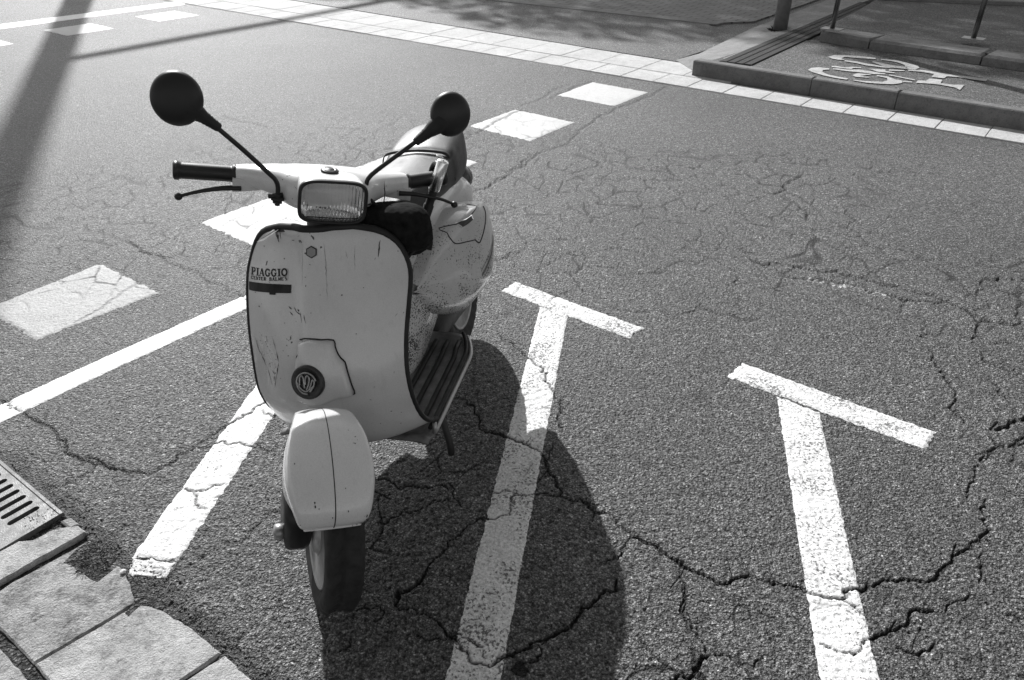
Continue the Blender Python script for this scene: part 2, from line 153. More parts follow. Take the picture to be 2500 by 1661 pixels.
BIKE=[[[2.6145,6.5776],[2.6876,6.646],[2.7779,6.6456],[2.8824,6.6037],[2.9934,6.5352],[2.9722,6.4918],[2.8523,6.5258],[2.7525,6.577],[2.7042,6.5264],[2.7129,6.4697],[2.6614,6.4699],[2.6241,6.51]],[[3.0164,6.4916],[3.1203,6.4579],[3.1729,6.36],[3.2099,6.2492],[3.19,6.1814],[3.1311,6.121],[3.0734,6.1333],[3.1166,6.2808],[3.1077,6.3603],[3.0625,6.4254],[3.0042,6.4618]],[[2.9197,6.4162],[2.9708,6.3449],[3.0343,6.2562],[3.1037,6.2186],[3.0795,6.1393],[2.9913,6.1883],[2.9319,6.2504],[2.9005,6.3773]],[[2.7056,6.4499],[2.7786,6.4103],[2.8451,6.32],[2.928,6.2411],[2.9874,6.1792],[2.909,6.1948],[2.8096,6.2665],[2.7564,6.3523],[2.6911,6.4107]],[[2.2946,6.1156],[2.3457,6.185],[2.4085,6.2031],[2.4806,6.1661],[2.4679,6.1299],[2.4136,6.1151],[2.3861,6.0558],[2.3934,5.9771],[2.4469,5.8972],[2.5074,5.8411],[2.4817,5.8082],[2.4183,5.8554],[2.3531,5.94],[2.3049,6.0414]],[[2.5286,5.808],[2.5919,5.7642],[2.7226,5.7421],[2.777,5.7851],[2.8023,5.8538],[2.7475,5.9185],[2.7658,5.9469],[2.8265,5.8956],[2.843,5.8067],[2.8811,5.7711],[2.8488,5.7042],[2.7717,5.6702],[2.6897,5.6784],[2.5928,5.7159],[2.5249,5.7807]],[[2.5088,6.166],[2.5463,6.1719],[2.5893,6.1354],[2.6409,6.1231],[2.6993,6.1289],[2.7816,6.0541],[2.8475,5.9954],[2.8368,5.9695],[2.75,5.9756],[2.6938,6.0251],[2.5694,6.0816],[2.4981,6.1358]],[[2.5266,6.2459],[2.5609,6.252],[2.6117,6.1961],[2.6777,6.2205],[2.7391,6.1956],[2.7297,6.1712],[2.6732,6.1805],[2.6442,6.1412],[2.5767,6.1779],[2.5145,6.2119]],[[2.5748,5.9391],[2.6399,6.0108],[2.734,5.9699],[2.6839,5.9472],[2.6183,5.919],[2.6786,5.8906],[2.6675,5.8627],[2.5804,5.891]],[[2.7824,6.1527],[2.9025,6.128],[2.8827,6.0803],[2.9323,6.0329],[2.92,6.0038],[2.8093,6.054]],[[2.9306,6.1279],[3.0393,6.1034],[3.0263,6.0737],[2.9118,6.0831]],[[2.863,5.9665],[2.9901,5.8061],[2.9745,5.7789],[2.851,5.938]],[[2.8833,5.7684],[2.939,5.7439],[2.9283,5.7198],[2.8656,5.7308]],[[3.0725,6.1153],[3.183,6.1118],[3.3012,5.9791],[3.4497,5.893],[3.5244,5.8094],[3.4862,5.7498],[3.4179,5.8044],[3.348,5.8794],[3.2737,5.9078],[3.2225,5.8437],[3.1491,5.8886],[3.212,5.9794],[3.1421,6.0526],[3.0615,6.0825]],[[3.0003,5.7842],[3.054,5.7704],[3.1123,5.8386],[3.1867,5.7971],[3.1261,5.6978],[3.1975,5.6553],[3.2766,5.6498],[3.1704,5.5021],[3.17,5.5728],[3.1036,5.6505],[3.0529,5.6822],[2.9532,5.7091]]]
D={"grate_out":[[-1.526,1.726],[-1.2265,1.5066],[-1.3285,1.3787]],"slotA":[[[-1.3607,1.4654],[-1.301,1.5279]],[[-1.389,1.4889],[-1.3323,1.5495]],[[-1.4117,1.525],[-1.3659,1.5746]],[[-1.4301,1.5496],[-1.3983,1.597]],[[-1.449,1.5747],[-1.4291,1.6199]],[[-1.4711,1.6134],[-1.4604,1.6431]],[[-1.354,1.4087],[-1.3351,1.4198]]],"slabA":[[-1.3391,1.3259],[-1.3224,1.3679],[-1.2922,1.4031],[-1.2575,1.4086],[-1.2243,1.4423],[-1.1988,1.4508],[-1.1645,1.4594],[-1.1288,1.4336],[-1.2671,1.2705],[-1.291,1.2439]],"chips":[[-1.2219,1.4798],[-1.2017,1.4916],[-1.163,1.4652],[-1.1874,1.4536]],"slabB":[[-1.2798,1.2249],[-1.2574,1.2535],[-1.2396,1.2779],[-1.1832,1.3377],[-1.1132,1.414],[-1.0308,1.3516],[-0.9699,1.305],[-0.9124,1.2531],[-0.9081,1.2127],[-0.9465,1.1712],[-0.982,1.1343],[-1.0676,1.0497],[-1.1923,1.1389],[-1.263,1.1833]],"dirtpatch":[[-1.145,1.3345],[-1.1412,1.3597],[-1.1364,1.3838],[-1.1127,1.4129],[-1.0683,1.3892],[-1.0278,1.3542],[-1.0,1.3281],[-1.0071,1.3076],[-1.0152,1.29],[-1.03,1.2702],[-1.0516,1.2826],[-1.0798,1.3001],[-1.1125,1.318]],"dirtpatch2":[[-0.975,1.3076],[-0.9323,1.2726],[-0.9026,1.2482],[-0.8457,1.2127],[-0.7629,1.1537],[-0.7642,1.1471],[-0.8008,1.1648],[-0.8341,1.1828],[-0.8718,1.2011],[-0.891,1.2011],[-0.9061,1.1649],[-0.9232,1.1784],[-0.914,1.2058],[-0.9299,1.2483],[-0.9602,1.2825]],"slabC":[[-1.0637,1.0458],[-0.98,1.13],[-0.9431,1.1676],[-0.9048,1.2095],[-0.8948,1.2339],[-0.8412,1.2011],[-0.7613,1.1493],[-0.6568,1.0743],[-0.7211,1.0088],[-0.7802,0.9488],[-0.9101,0.9241],[-1.0174,1.0091]],"slabD":[[-0.6479,1.069],[-0.5669,1.0059],[-0.5127,0.9594],[-0.625,0.8895],[-0.7758,0.9381],[-0.7166,1.0061]],"slabE":[[-1.2168,1.1174],[-1.161,1.0839],[-1.0593,1.0091],[-0.9848,0.9526],[-1.1542,0.9528],[-1.2536,1.1175]],"edge":[[-1.528,1.7295],[-1.228,1.5096],[-1.1267,1.4336],[-0.9732,1.3127],[-0.8634,1.2482],[-0.7621,1.1515],[-0.6568,1.0743],[-0.5583,1.0002],[-0.4939,0.9521]],"weed1":[-1.064,1.3438],"weed2":[-1.2772,1.4538],"weed3":[-0.8811,1.2434],"stone":[-0.9779,1.3051],"T1bar":[[-0.0443,2.7773],[-0.0147,2.837],[0.0074,2.8568],[0.035,2.8497],[0.1787,2.7377],[0.2206,2.7211],[0.5031,2.4827],[0.4319,2.4143],[0.2142,2.5738],[0.109,2.6515],[-0.0036,2.7548]],"T2bar":[[0.7476,2.1661],[0.8028,2.2338],[0.8306,2.2338],[1.0856,2.0338],[1.3136,1.8536],[1.2501,1.7789],[1.0071,1.9576],[0.8826,2.0429]],"T1stem":[[0.1011,2.6483],[0.2145,2.5789],[0.0919,1.7717],[-0.0328,1.7719]],"T1stem2":[[-0.1244,1.1281],[-0.0198,1.1141],[-0.1408,1.0735],[-0.0293,1.0734],[-0.0757,1.0082],[-0.1477,1.0083]],"T2stem":[[0.8852,2.0429],[0.9908,1.9618],[0.7993,1.0073],[0.6705,1.0075],[0.8553,1.8686],[0.9754,1.8684]],"L0":[[-0.9757,1.3568],[-0.8539,1.3383],[-0.7811,1.8712],[-0.9065,1.8714],[-0.8666,2.1355],[-0.7699,2.0098]],"L0old":[[-0.9745,1.3542],[-0.9366,1.2924],[-0.8987,1.2775],[-0.8608,1.2923],[-0.8539,1.3383]],"L1":[[-1.6855,2.0067],[-1.6296,1.9084],[-1.5819,1.9701],[-1.6649,2.03],[-1.1045,2.7369],[-1.0617,2.639]],"S5":[[-2.102,2.6329],[-1.8303,3.0327],[-1.4634,2.7645],[-1.7775,2.4022]],"spall":[[1.2515,2.8753],[1.3006,2.8823],[1.4499,2.8185],[1.514,2.7503],[1.4882,2.7503],[1.3448,2.8187]],"spall2":[[1.5893,2.6716],[1.6345,2.6461],[1.6996,2.5476],[1.5858,2.6211]],"tar":[[0.8928,1.2366],[1.1645,1.4974],[0.6232,2.0389],[-1.245,1.9452]],"pole":[-3.8402,6.1597]}
def jag(pts,amp):
    # subdivide and roughen a crack trace so it wanders like broken asphalt
    P=[np.array(p) for p in pts]; 
    for it in range(3):
        Q=[P[0]]
        for a,b in zip(P[:-1],P[1:]):
            d=b-a; L=np.hypot(*d); n=np.array([-d[1],d[0]])/(L+1e-9)
            Q+= [(a+b)/2+n*rng.normal()*min(L*.16,amp)] if L>.012 else []
            Q.append(b)
        P=Q
    return P
SEG=[]
for w_,pts in CRACKS:
    P=jag(pts,.008)
    wl=w_*.00085
    n_=len(P)
    for i,(a,b) in enumerate(zip(P[:-1],P[1:])):
        fade=min(1,(i+1)/3,(n_-1-i)/3); SEG.append((a[0],a[1],b[0],b[1],wl*(.7+.5*rng.random())*(.4+.6*fade)))
        if rng.random()<.05 and wl>.0045:
            th=rng.random()*6.28; L=.02+.05*rng.random(); c2=b+L*np.array([cos(th),sin(th)]); SEG.append((b[0],b[1],c2[0],c2[1],wl*.4))
SEG=np.array(SEG)
SPOTS=[(.02,1.035,.022),(1.47,2.88,.01)]
VC=rng.random((60,60,2))
def alligator(x,y):
    # fine map cracking, only where the old surface is crazed
    s=7.6; xs=x*s+3*fbm(x,y,4,31,2)*.5; ys=y*s*.8+1.5*fbm(x,y,4,41,2)
    xi=np.floor(xs).astype(int); yi=np.floor(ys).astype(int); f1=np.full(x.shape,9.); f2=np.full(x.shape,9.)
    for a in (-1,0,1):
        for b in (-1,0,1):
            c=VC[(xi+a)%60,(yi+b)%60]; d=np.hypot(xi+a+c[...,0]-xs,yi+b+c[...,1]-ys)
            n1=d<f1; f2=np.where(n1,f1,np.minimum(f2,d)); f1=np.where(n1,d,f1)
    e=(f2-f1)/s
    def blob(cx,cy,rx,ry,an=0.):
        dx=(x-cx)*cos(an)+(y-cy)*sin(an); dy=-(x-cx)*sin(an)+(y-cy)*cos(an); return np.clip(1.3-np.hypot(dx/rx,dy/ry),0,1)
    mk_=np.maximum.reduce([blob(.75,3.7,1.3,.85,-.5),blob(.1,3.2,.6,.6)*.9,blob(-1.7,3.6,1.3,.8)*.9,blob(-.8,4.5,1.3,.9)*.6,blob(1.9,1.5,.6,.6)*.7,blob(.5,1.0,.6,.3)*.8,blob(2.1,2.4,.6,.8)*.7,blob(1.6,4.2,1.,.6)*.45,blob(-.3,1.6,.5,.5)*.5])
    mk_=mk_*np.clip((fbm(x,y,5,77,3)-.27)*5,0,1)
    return e,mk_
def road(x,y):
    shp=x.shape; x=x.ravel(); y=y.ravel(); n=len(x)
    crk=np.zeros(n); dep=np.zeros(n); R=np.hypot(x,y)
    near=np.where((R<9)&(y>.5))[0]
    minw=.00075*(R**2+2.3)   # about a pixel of ground: thin cracks stay resolvable by the mesh
    # bucket points in cells
    cs=.25; kx=np.floor(x[near]/cs).astype(int); ky=np.floor(y[near]/cs).astype(int)
    key=kx*4096+ky; order=np.argsort(key,kind='stable'); ks=key[order]; uk,st=np.unique(ks,return_index=True); en=np.append(st[1:],len(ks)); D_=dict(zip(uk.tolist(),zip(st.tolist(),en.tolist())))
    buckets={}
    for i,(x0,y0,x1,y1,w_) in enumerate(SEG):
        m_=.04
        for a in range(int(math.floor((min(x0,x1)-m_)/cs)),int(math.floor((max(x0,x1)+m_)/cs))+1):
            for b in range(int(math.floor((min(y0,y1)-m_)/cs)),int(math.floor((max(y0,y1)+m_)/cs))+1):
                buckets.setdefault(a*4096+b,[]).append(i)
    wob=vnoise(x,y,60,5)*.6+vnoise(x,y,160,6)*.4
    for k,ids in buckets.items():
        if k not in D_: continue
        s_,e_=D_[k]; pi_=near[order[s_:e_]]; px=x[pi_];py=y[pi_]; mw=minw[pi_]; wb=.62+.7*wob[pi_]
        for i in ids:
            x0,y0,x1,y1,w_=SEG[i]; dx=x1-x0;dy=y1-y0;L=dx*dx+dy*dy+1e-12
            t=np.clip(((px-x0)*dx+(py-y0)*dy)/L,0,1); d=np.hypot(px-x0-t*dx,py-y0-t*dy)
            hw=np.maximum(w_*.5*wb,mw*.56); a=np.clip(1.25-d/hw,0,1); a=np.minimum(1,a*1.6)
            a*=np.clip(w_*wb/(mw*.6),.55,1)
            crk[pi_]=np.maximum(crk[pi_],a); dep[pi_]=np.maximum(dep[pi_],a*(.002+w_*.9))
            # crumbled shoulder
            sh=np.clip(1-d/(.008+w_*1.6),0,1)*(w_/.008); dep[pi_]=np.maximum(dep[pi_],sh*.0012*wb)
    for cx,cy,r in SPOTS:
        d=np.hypot(x-cx,y-cy)+(fbm(x,y,45,9,3)-.5)*r*1.6; a=np.clip((r-d)/(r*.35),0,1); crk=np.maximum(crk,a*.85); dep=np.maximum(dep,a*.008)
    e,mk_=alligator(x[near],y[near]); wv=.0024+.0070*mk_*wob[near]; a=np.clip(1.35-e/np.maximum(wv,minw[near]*.58),0,1)*np.clip(mk_*2.4,0,1)*np.clip(fbm(x[near],y[near],12,78,2)*5-1.35,0,1)
    a*=np.clip(2.1-R[near]/4.,.3,1); crk[near]=np.maximum(crk[near],a*.97); dep[near]=np.maximum(dep[near],a*.003)
    z=-dep
    amp=np.clip(1.4-R/9,0,1)
    z+=(fbm(x,y,1.2,11,3)-.5)*.010*amp+(fbm(x,y,18,12,2)-.5)*.0016*amp
    g1=vnoise(x,y,135,13); g2=vnoise(x,y,270,18); z+=-(np.clip(.42-g1,0,1)*.0105+(g2-.5)*.0018)*np.clip(1.25-R/3.4,0,1)
    # potholed crazing: loose stones
    rough=np.clip(fbm(x,y,2.1,21,3)*3-1.35,0,1)
    z+=(vnoise(x,y,70,14)-.5)*.0042*rough*np.clip(1.3-R/4,0,1)
    tone=1+(fbm(x,y,.5,51,3)-.5)*.22
    # old tar spots, an oil drip and a spalled pale seam
    for cx,cy,r,k in ((.905,1.235,.045,.62),(1.165,1.50,.022,.7),(.625,2.04,.05,.72),(-1.07,1.86,.022,1.25),(-.98,1.62,.03,1.2),(-1.3,2.1,.03,1.2)):
        d=np.hypot((x-cx),(y-cy)*1.3)+(fbm(x,y,30,15,2)-.5)*r*.8; tone*=1+(k-1)*np.clip((r-d)/(r*.5),0,1)
    ax,ay,bx,by=1.27,2.88,1.53,2.745; dx,dy=bx-ax,by-ay; t=np.clip(((x-ax)*dx+(y-ay)*dy)/(dx*dx+dy*dy),0,1.0); d=np.hypot(x-ax-t*dx,y-ay-t*dy)
    sp=np.clip((.026-d)/.02,0,1)*np.clip((vnoise(x,y,75,16)-.45)*5,0,1); tone+=sp*2.6; z+=sp*.002
    ax,ay,bx,by=1.58,2.66,1.72,2.55; dx,dy=bx-ax,by-ay; t=np.clip(((x-ax)*dx+(y-ay)*dy)/(dx*dx+dy*dy),0,1.0); d=np.hypot(x-ax-t*dx,y-ay-t*dy)
    tone+=np.clip((.03-d)/.02,0,1)*np.clip((vnoise(x,y,75,17)-.5)*4,0,1)*1.2
    # dirt collected along the slab edge
    E_=D['edge']; dm=np.full(n,9.)
    nn=np.where((R<3.2)&(x<.2))[0]
    for a,b in zip(E_[:-1],E_[1:]):
        dx=b[0]-a[0];dy=b[1]-a[1]; t=np.clip(((x[nn]-a[0])*dx+(y[nn]-a[1])*dy)/(dx*dx+dy*dy),0,1); dm[nn]=np.minimum(dm[nn],np.hypot(x[nn]-a[0]-t*dx,y[nn]-a[1]-t*dy))
    dd=np.clip((.035+.03*fbm(x,y,14,18,3)-dm)/.03,0,1); tone*=1-.62*dd; z-=dd*.004
    return z.reshape(shp),np.clip(crk,0,1).reshape(shp),tone.reshape(shp)

M_ROAD=asphalt('asphalt',.158)
# one sheet to the horizon: ring grid, fine where one stands, coarse far off
az=np.concatenate([np.linspace(-pi,-radians(52),24,endpoint=False),np.linspace(-radians(52),radians(52),1500),np.linspace(radians(52),pi,24)[1:]])
rr=[.02,.3,.6,.75,.86]
while rr[-1]<16: rr.append(rr[-1]+max(.0022,.0010*(rr[-1]**2+2.3)))
while rr[-1]<900: rr.append(rr[-1]*1.25)
rr=np.array(rr); A_,R_=np.meshgrid(az,rr); X_=R_*np.sin(A_); Y_=R_*np.cos(A_)
Z_,C_,T_=road(X_,Y_)
# let the sheet dip under the paved slabs at lower left
def under(x,y):
    # signed side of the slab edge: negative = under the slabs
    E_=np.array(D['edge']); xe=np.concatenate([[E_[0][0]-3*.81],E_[:,0],[E_[-1][0]+2]]); ye=np.concatenate([[E_[0][1]+3*.59],E_[:,1],[E_[-1][1]-1.5]])
    return y-np.interp(x,xe,ye)
u_=under(X_,Y_); dip=np.clip((-.012-u_)/.03,0,1)*(R_<60)*((X_<1)&(Y_<4.5)|(Y_<.5)); Z_=Z_-dip*.05
me=fastgrid('road',X_,Y_,Z_,dict(crk=C_,tone=T_)); tag(link('road',me,M_ROAD),kind='structure')

# ---------------------------------------------------------------- painted markings, draped on the road
def drape(name,quad,nu,nv,mat,off,rag=.004,seed=1,curve=0):
    (a,b,c,d)=[np.array(q) for q in quad]      # a-b start edge, d-c far edge
    U,V=np.meshgrid(np.linspace(0,1,nu),np.linspace(0,1,nv))
    X=(1-V)*((1-U)*a[0]+U*b[0])+V*((1-U)*d[0]+U*c[0]); Y=(1-V)*((1-U)*a[1]+U*b[1])+V*((1-U)*d[1]+U*c[1])
    # ragged outline: squeeze the border in and out
    cx=X.mean();cy=Y.mean(); e=(fbm(X,Y,60,seed,3)-.5)*2*rag
    bu=np.clip(abs(U-.5)*2-.8,0,.2)*5; bv=np.clip(abs(V-.5)*2-.96,0,.04)*25
    ux=(b-a)/np.linalg.norm(b-a); vx=(d-a)/np.linalg.norm(d-a)
    X=X+ux[0]*e*bu*np.sign(U-.5)+vx[0]*e*bv*np.sign(V-.5)*2.2; Y=Y+ux[1]*e*bu*np.sign(U-.5)+vx[1]*e*bv*np.sign(V-.5)*2.2
    Z,Cc,T=road(X,Y); lip=np.minimum(1,np.minimum(np.minimum(U,1-U)*nu,np.minimum(V,1-V)*nv)/2.)
    return link(name,fastgrid(name,X,Y,Z+off*(.15+.85*lip),dict(crk=Cc)),mat)
P_BRIGHT=roadpaint('thermoplastic',.80,.03); P_SPECK=roadpaint('speckled_paint',.78,.165,pit=120); P_OLD=roadpaint('faded_square_paint',.33,.06,pit=170)
P_SQ=roadpaint('crossing_paint',.52,.04,pit=170)
def G2(q): return [tuple(p) for p in q]
# stall marks
L1=D['L1']; a0=np.array(L1[2]);b0=np.array(L1[3]);t0=np.array(L1[4]);t1=np.array(L1[5]); dn=(t0-b0)/np.linalg.norm(t0-b0)
s_=b0-dn*.95; s2=a0-dn*.95; e_=t0+dn*.42; e2=t1+dn*.50
tag(drape('road_marking',[s2,s_,e_,e2],26,240,P_BRIGHT,.0028,.003,3),kind='structure')
L0=D['L0']; A=np.array(L0[0]);B=np.array(L0[1]);C0=np.array(L0[3]);D0=np.array(L0[2])
du=(D0-B)/np.linalg.norm(D0-B)
tag(drape('road_marking',[A,B,B+du*1.02,A+(B+du*1.02-B)],30,210,roadpaint('stall_paint',.80,.06),.0030,.005,4),kind='structure')
old=roadpaint('old_stall_paint',.66,.2)
tag(drape('road_marking',[np.array((-.968,1.300)),np.array((-.868,1.285)),B-du*.004,A-du*.004],24,22,old,.0018,.008,5),kind='structure')
S1=D['T1stem']; tl=np.array(S1[0]);tr=np.array(S1[1]); bl=np.array(D['T1stem2'][5]);br=np.array(D['T1stem2'][4])
dl=(bl-tl)/np.linalg.norm(bl-tl); br=bl+np.array([.119,-.002]); tr=tl+np.array([.119,-.05])
tag(drape('road_marking',[bl+dl*.2,br+dl*.2,tr,tl+np.array([.01,.0])],30,420,P_SPECK,.0026,.004,6),kind='structure')
tag(drape('road_marking',[(-.045,2.782),(.012,2.862),(.503,2.482),(.436,2.408)],22,120,P_SPECK,.0036,.006,7),kind='structure')
tl=np.array((.882,2.045)); tr=np.array((.992,1.955)); bl=np.array((.6705,1.0075)); br=np.array((.7993,1.0073)); dl=(bl-tl)/np.linalg.norm(bl-tl)
tag(drape('road_marking',[bl+dl*.2,br+dl*.2,tr,tl],30,320,P_SPECK,.0026,.004,8),kind='structure')
tag(drape('road_marking',[(.746,2.158),(.815,2.248),(1.318,1.855),(1.252,1.772)],22,150,P_SPECK,.0036,.006,9),kind='structure')
# bicycle-crossing squares in two rows
az_=.909; Dv=np.array([cos(az_),sin(az_)]); Nv=np.array([-sin(az_),cos(az_)]); O1=np.array([.739,5.576])
def sq(u,v,mat,off,seed): 
    p=O1+Dv*u+Nv*v; return drape('crossing_square',[p,p+Nv*.507,p+Nv*.507+Dv*.5,p+Dv*.5],60,60,mat,off,.006,seed)
for i,k in enumerate((0,-1,-2,-3,-5,-6)):
    tag(sq(k*1.017,0,P_SQ,.003,20+i),kind='structure')
s5=D['S5']; tag(drape('crossing_square',[s5[0],s5[3],s5[2],s5[1]],90,90,P_OLD,.003,.006,33),kind='structure')
for i,k in enumerate((-2,-1,0,1)):
    tag(sq(-1.160+k*1.017,5.789,P_SQ,.003,40+i),kind='structure')
tag(drape('road_marking',[(-7.5,6.62),(-7.3,6.40),(-4.05,10.2),(-4.2,10.5)],16,160,P_BRIGHT,.003,.006,50),kind='structure')

# ---------------------------------------------------------------- far kerb, gutter tiles, ramp, bike lane
M_TILE=concrete('gutter_tile',.52,stain=.12); M_KERB=concrete('kerb_stone',.17,stain=.2); M_RAMP=concrete('ramp_paving',.22,stain=.2)
M_FOOT=asphalt('footway_asphalt',.13,stone=140,crack=False,bumpd=.0015,rough=.7); M_LANE=asphalt('bike_lane_asphalt',.115,stone=140,crack=False,bumpd=.0015,rough=.75)
M_DARK=concrete('dark_strip',.022,stain=.2); M_SLAB=concrete('pavement_slab',.36,stain=.6); M_GRANITE=concrete('granite_slab',.47,grain=320,stain=.4)
def lerp(a,b,t): return (a[0]+(b[0]-a[0])*t,a[1]+(b[1]-a[1])*t)
def prism(bm,poly,z0,z1,bev=0.):
    # upright block on a ground polygon; z1 a number or one height per corner
    n=len(poly); zt=z1 if hasattr(z1,'__len__') else [z1]*n
    A2=sum(poly[i][0]*poly[(i+1)%n][1]-poly[(i+1)%n][0]*poly[i][1] for i in range(n))
    if A2<0: poly=poly[::-1]; zt=list(zt)[::-1]
    cx=sum(p[0] for p in poly)/n; cy=sum(p[1] for p in poly)/n
    lo=[bm.verts.new((p[0],p[1],z0)) for p in poly]; mid=[bm.verts.new((p[0],p[1],zt[i]-bev)) for i,p in enumerate(poly)]
    top=[]
    for i,p in enumerate(poly):
        a=Vector(poly[i-1]); b=Vector(p); c=Vector(poly[(i+1)%n]); d1=(b-a).normalized(); d2=(c-b).normalized()
        nrm=Vector((-d1.y-d2.y,d1.x+d2.x)); L=nrm.length; k=bev/max(.25,(1+d1.dot(d2))/2)**.5 if L>1e-6 else 0; nn=nrm/L if L>1e-6 else Vector((0,0)); q=b+nn*k
        top.append(bm.verts.new((q.x,q.y,zt[i])))
    for i in range(n):
        j=(i+1)%n; bm.faces.new((lo[i],lo[j],mid[j],mid[i])); 
        if bev: bm.faces.new((mid[i],mid[j],top[j],top[i]))
    if not bev: 
        bm.faces.new(mid); [bm.verts.remove(v) for v in top]
    else: bm.faces.new(top)
def bmobj(name,bm,mat,parent=None,smooth=False):
    me=bpy.data.meshes.new(name); bm.normal_update(); bm.to_mesh(me); bm.free()
    if smooth: me.polygons.foreach_set('use_smooth',[True]*len(me.polygons))
    return link(name,me,mat,parent)
def ext(a,b,s0,s1):
    d=Vector(b)-Vector(a); L=d.length; d/=L; return tuple(Vector(a)-d*s0),tuple(Vector(b)+d*s1)
lowA,lowB=(-4.12,10.289),(3.2159,4.6948); dlow=(Vector(lowB)-Vector(lowA)).normalized(); nlow=Vector((-dlow.y,dlow.x))
def along(s,off): p=Vector(lowA)+dlow*s+nlow*off; return (p.x,p.y)
Ltot=(Vector(lowB)-Vector(lowA)).length
bm=bmesh.new(); s=-6.0; g=.004; i=0
def gw(s): return .285+.10*max(0,(1-s/Ltot))   # near row width: slightly wider to the left
while s<Ltot+2.5:
    e=s+.3; r=random.uniform(-.0012,.0012); prism(bm,[along(s+g,0),along(e-g*.2,0),along(e-g*.2,gw(e)-g),along(s+g,gw(s)-g)],-.03,.007+r,.003); s=e
tag(bmobj('gutter',bm,M_TILE),kind='structure')
# second tile row up to the kerb's end
bm=bmesh.new(); s=-6.0
KL=(1.4797,6.4738); skl=(Vector(KL)-Vector(lowA)).dot(dlow)
def uw(s): return .62+.35*max(0,1-s/Ltot)
while s<skl+.3:
    e=s+.41
    prism(bm,[along(s+g,gw(s)+.003),along(e,gw(e)+.003),along(e,uw(e)),along(s+g,uw(s))],-.03,.009+random.uniform(-.001,.001),.003); s=e
tag(bmobj('kerb_ramp',bm,M_TILE),kind='structure')
# footway asphalt behind the tiles
bm=bmesh.new(); prism(bm,[along(-6,uw(-6)+.012),along(skl-.02,uw(skl)+.012),(1.45,7.03),(2.2,7.9),(2.1,8.86),(-.257,10.45),(-9.5,17.6),(-12,15)],-.03,.012)
tag(bmobj('footway',bm,M_FOOT),kind='structure')
# thin light kerb line and brick paving beyond
bm=bmesh.new(); ka,kb=ext((-.257,10.4),(2.15,8.74),9,.05); k2a,k2b=ext((-.257,10.62),(2.3,8.84),9,.0); prism(bm,[ka,kb,k2b,k2a],-.03,.018,.004); tag(bmobj('edging',bm,M_RAMP),kind='structure')
m,t,p=mk('brick_paving'); n=N(t); mp=t.nodes.new('ShaderNodeMapping'); mp.inputs['Rotation'].default_value=(0,0,.62); t.links.new(n.pos,mp.inputs[0])
br_=t.nodes.new('ShaderNodeTexBrick'); t.links.new(mp.outputs[0],br_.inputs['Vector']); br_.inputs['Scale'].default_value=1; br_.inputs['Brick Width'].default_value=.2; br_.inputs['Row Height'].default_value=.1; br_.inputs['Mortar Size'].default_value=.008
br_.inputs['Color1'].default_value=(.2,.2,.2,1); br_.inputs['Color2'].default_value=(.16,.16,.16,1); br_.inputs['Mortar'].default_value=(.06,.06,.06,1)
t.links.new(br_.outputs['Color'],p.inputs['Base Color']); p.inputs['Roughness'].default_value=.8; M_BRICK=m
bm=bmesh.new(); prism(bm,[k2a,k2b,(2.64,8.9),(3.6,10.1),(8,16),(-2,24)],-.03,.016); tag(bmobj('brick_paving',bm,M_BRICK),kind='structure')
HK=.13
ramp=[(KL[0]+.06,KL[1]+.05),(1.45,7.03),(1.69,7.20),(2.20,7.88),(2.43,8.2),(3.38,9.36),(4.6,10.95),(5.4,10.95),(3.98,9.40),(2.35,7.25),(1.77,6.53)]
bm=bmesh.new(); prism(bm,ramp,-.03,[.012,.012,.03,.06,.07,.09,.1,HK,HK,HK,HK-.002]); 
bmesh.ops.triangulate(bm,faces=[f for f in bm.faces if len(f.verts)>4]); tag(bmobj('ramp',bm,M_RAMP),kind='structure')
# dark ribbed strip
bm=bmesh.new(); sa,sb=Vector((1.675,6.42)),Vector((3.99,9.44)); sc,sd_=Vector((1.905,6.28)),Vector((3.68,8.62)); sd_=sc+(sd_-sc)*1.18
for k in range(4):
    a=sa.lerp(sc,k/4+.012); b=sa.lerp(sc,(k+1)/4-.012); c=sb.lerp(sd_,(k+1)/4-.012); d=sb.lerp(sd_,k/4+.012); prism(bm,[tuple(a),tuple(b),tuple(c),tuple(d)],.05,HK+.006,.003)
prism(bm,[tuple(sa),tuple(sc),tuple(sd_),tuple(sb)],.04,HK-.001)
tag(bmobj('ribbed_strip',bm,M_DARK),kind='structure')
# bike lane
fa,fb=ext(KL,(3.3538,4.9369),0,3.0); kd=(Vector(fb)-Vector(fa)).normalized(); kn=Vector((-kd.y,kd.x))
bm=bmesh.new(); prism(bm,[tuple(Vector(fa)+kd*.1+kn*.085),tuple(Vector(fb)+kn*.085),(9,6.5),(5.5,9.2),(4.1,9.4),(2.0,6.9),(1.63,6.5)],-.03,HK-.012); tag(bmobj('lane_base',bm,M_LANE),kind='structure')
lane=[tuple(Vector(fa)+kd*.45+kn*.09),tuple(Vector(fb)+kn*.09),tuple(Vector(fb)+kn*1.35),(3.66,6.36),(3.05,6.92),(2.60,7.35),(2.05,6.55)]
bm=bmesh.new(); prism(bm,lane,-.03,HK-.004); tag(bmobj('bike_lane',bm,M_LANE),kind='structure')
bm=bmesh.new(); s=0.; Lk=(Vector(fb)-Vector(fa)).length; js=[0,.985,1.602,2.6,3.6,4.6,5.5]
for a,b in zip(js[:-1],js[1:]):
    q=lambda u,o:tuple(Vector(fa)+kd*u+kn*o)
    prism(bm,[q(a+.002,0),q(b-.003,0),q(b-.003,.092),q(a+.002,.092)],-.03,HK,.008)
tag(bmobj('kerb',bm,M_KERB),kind='structure')
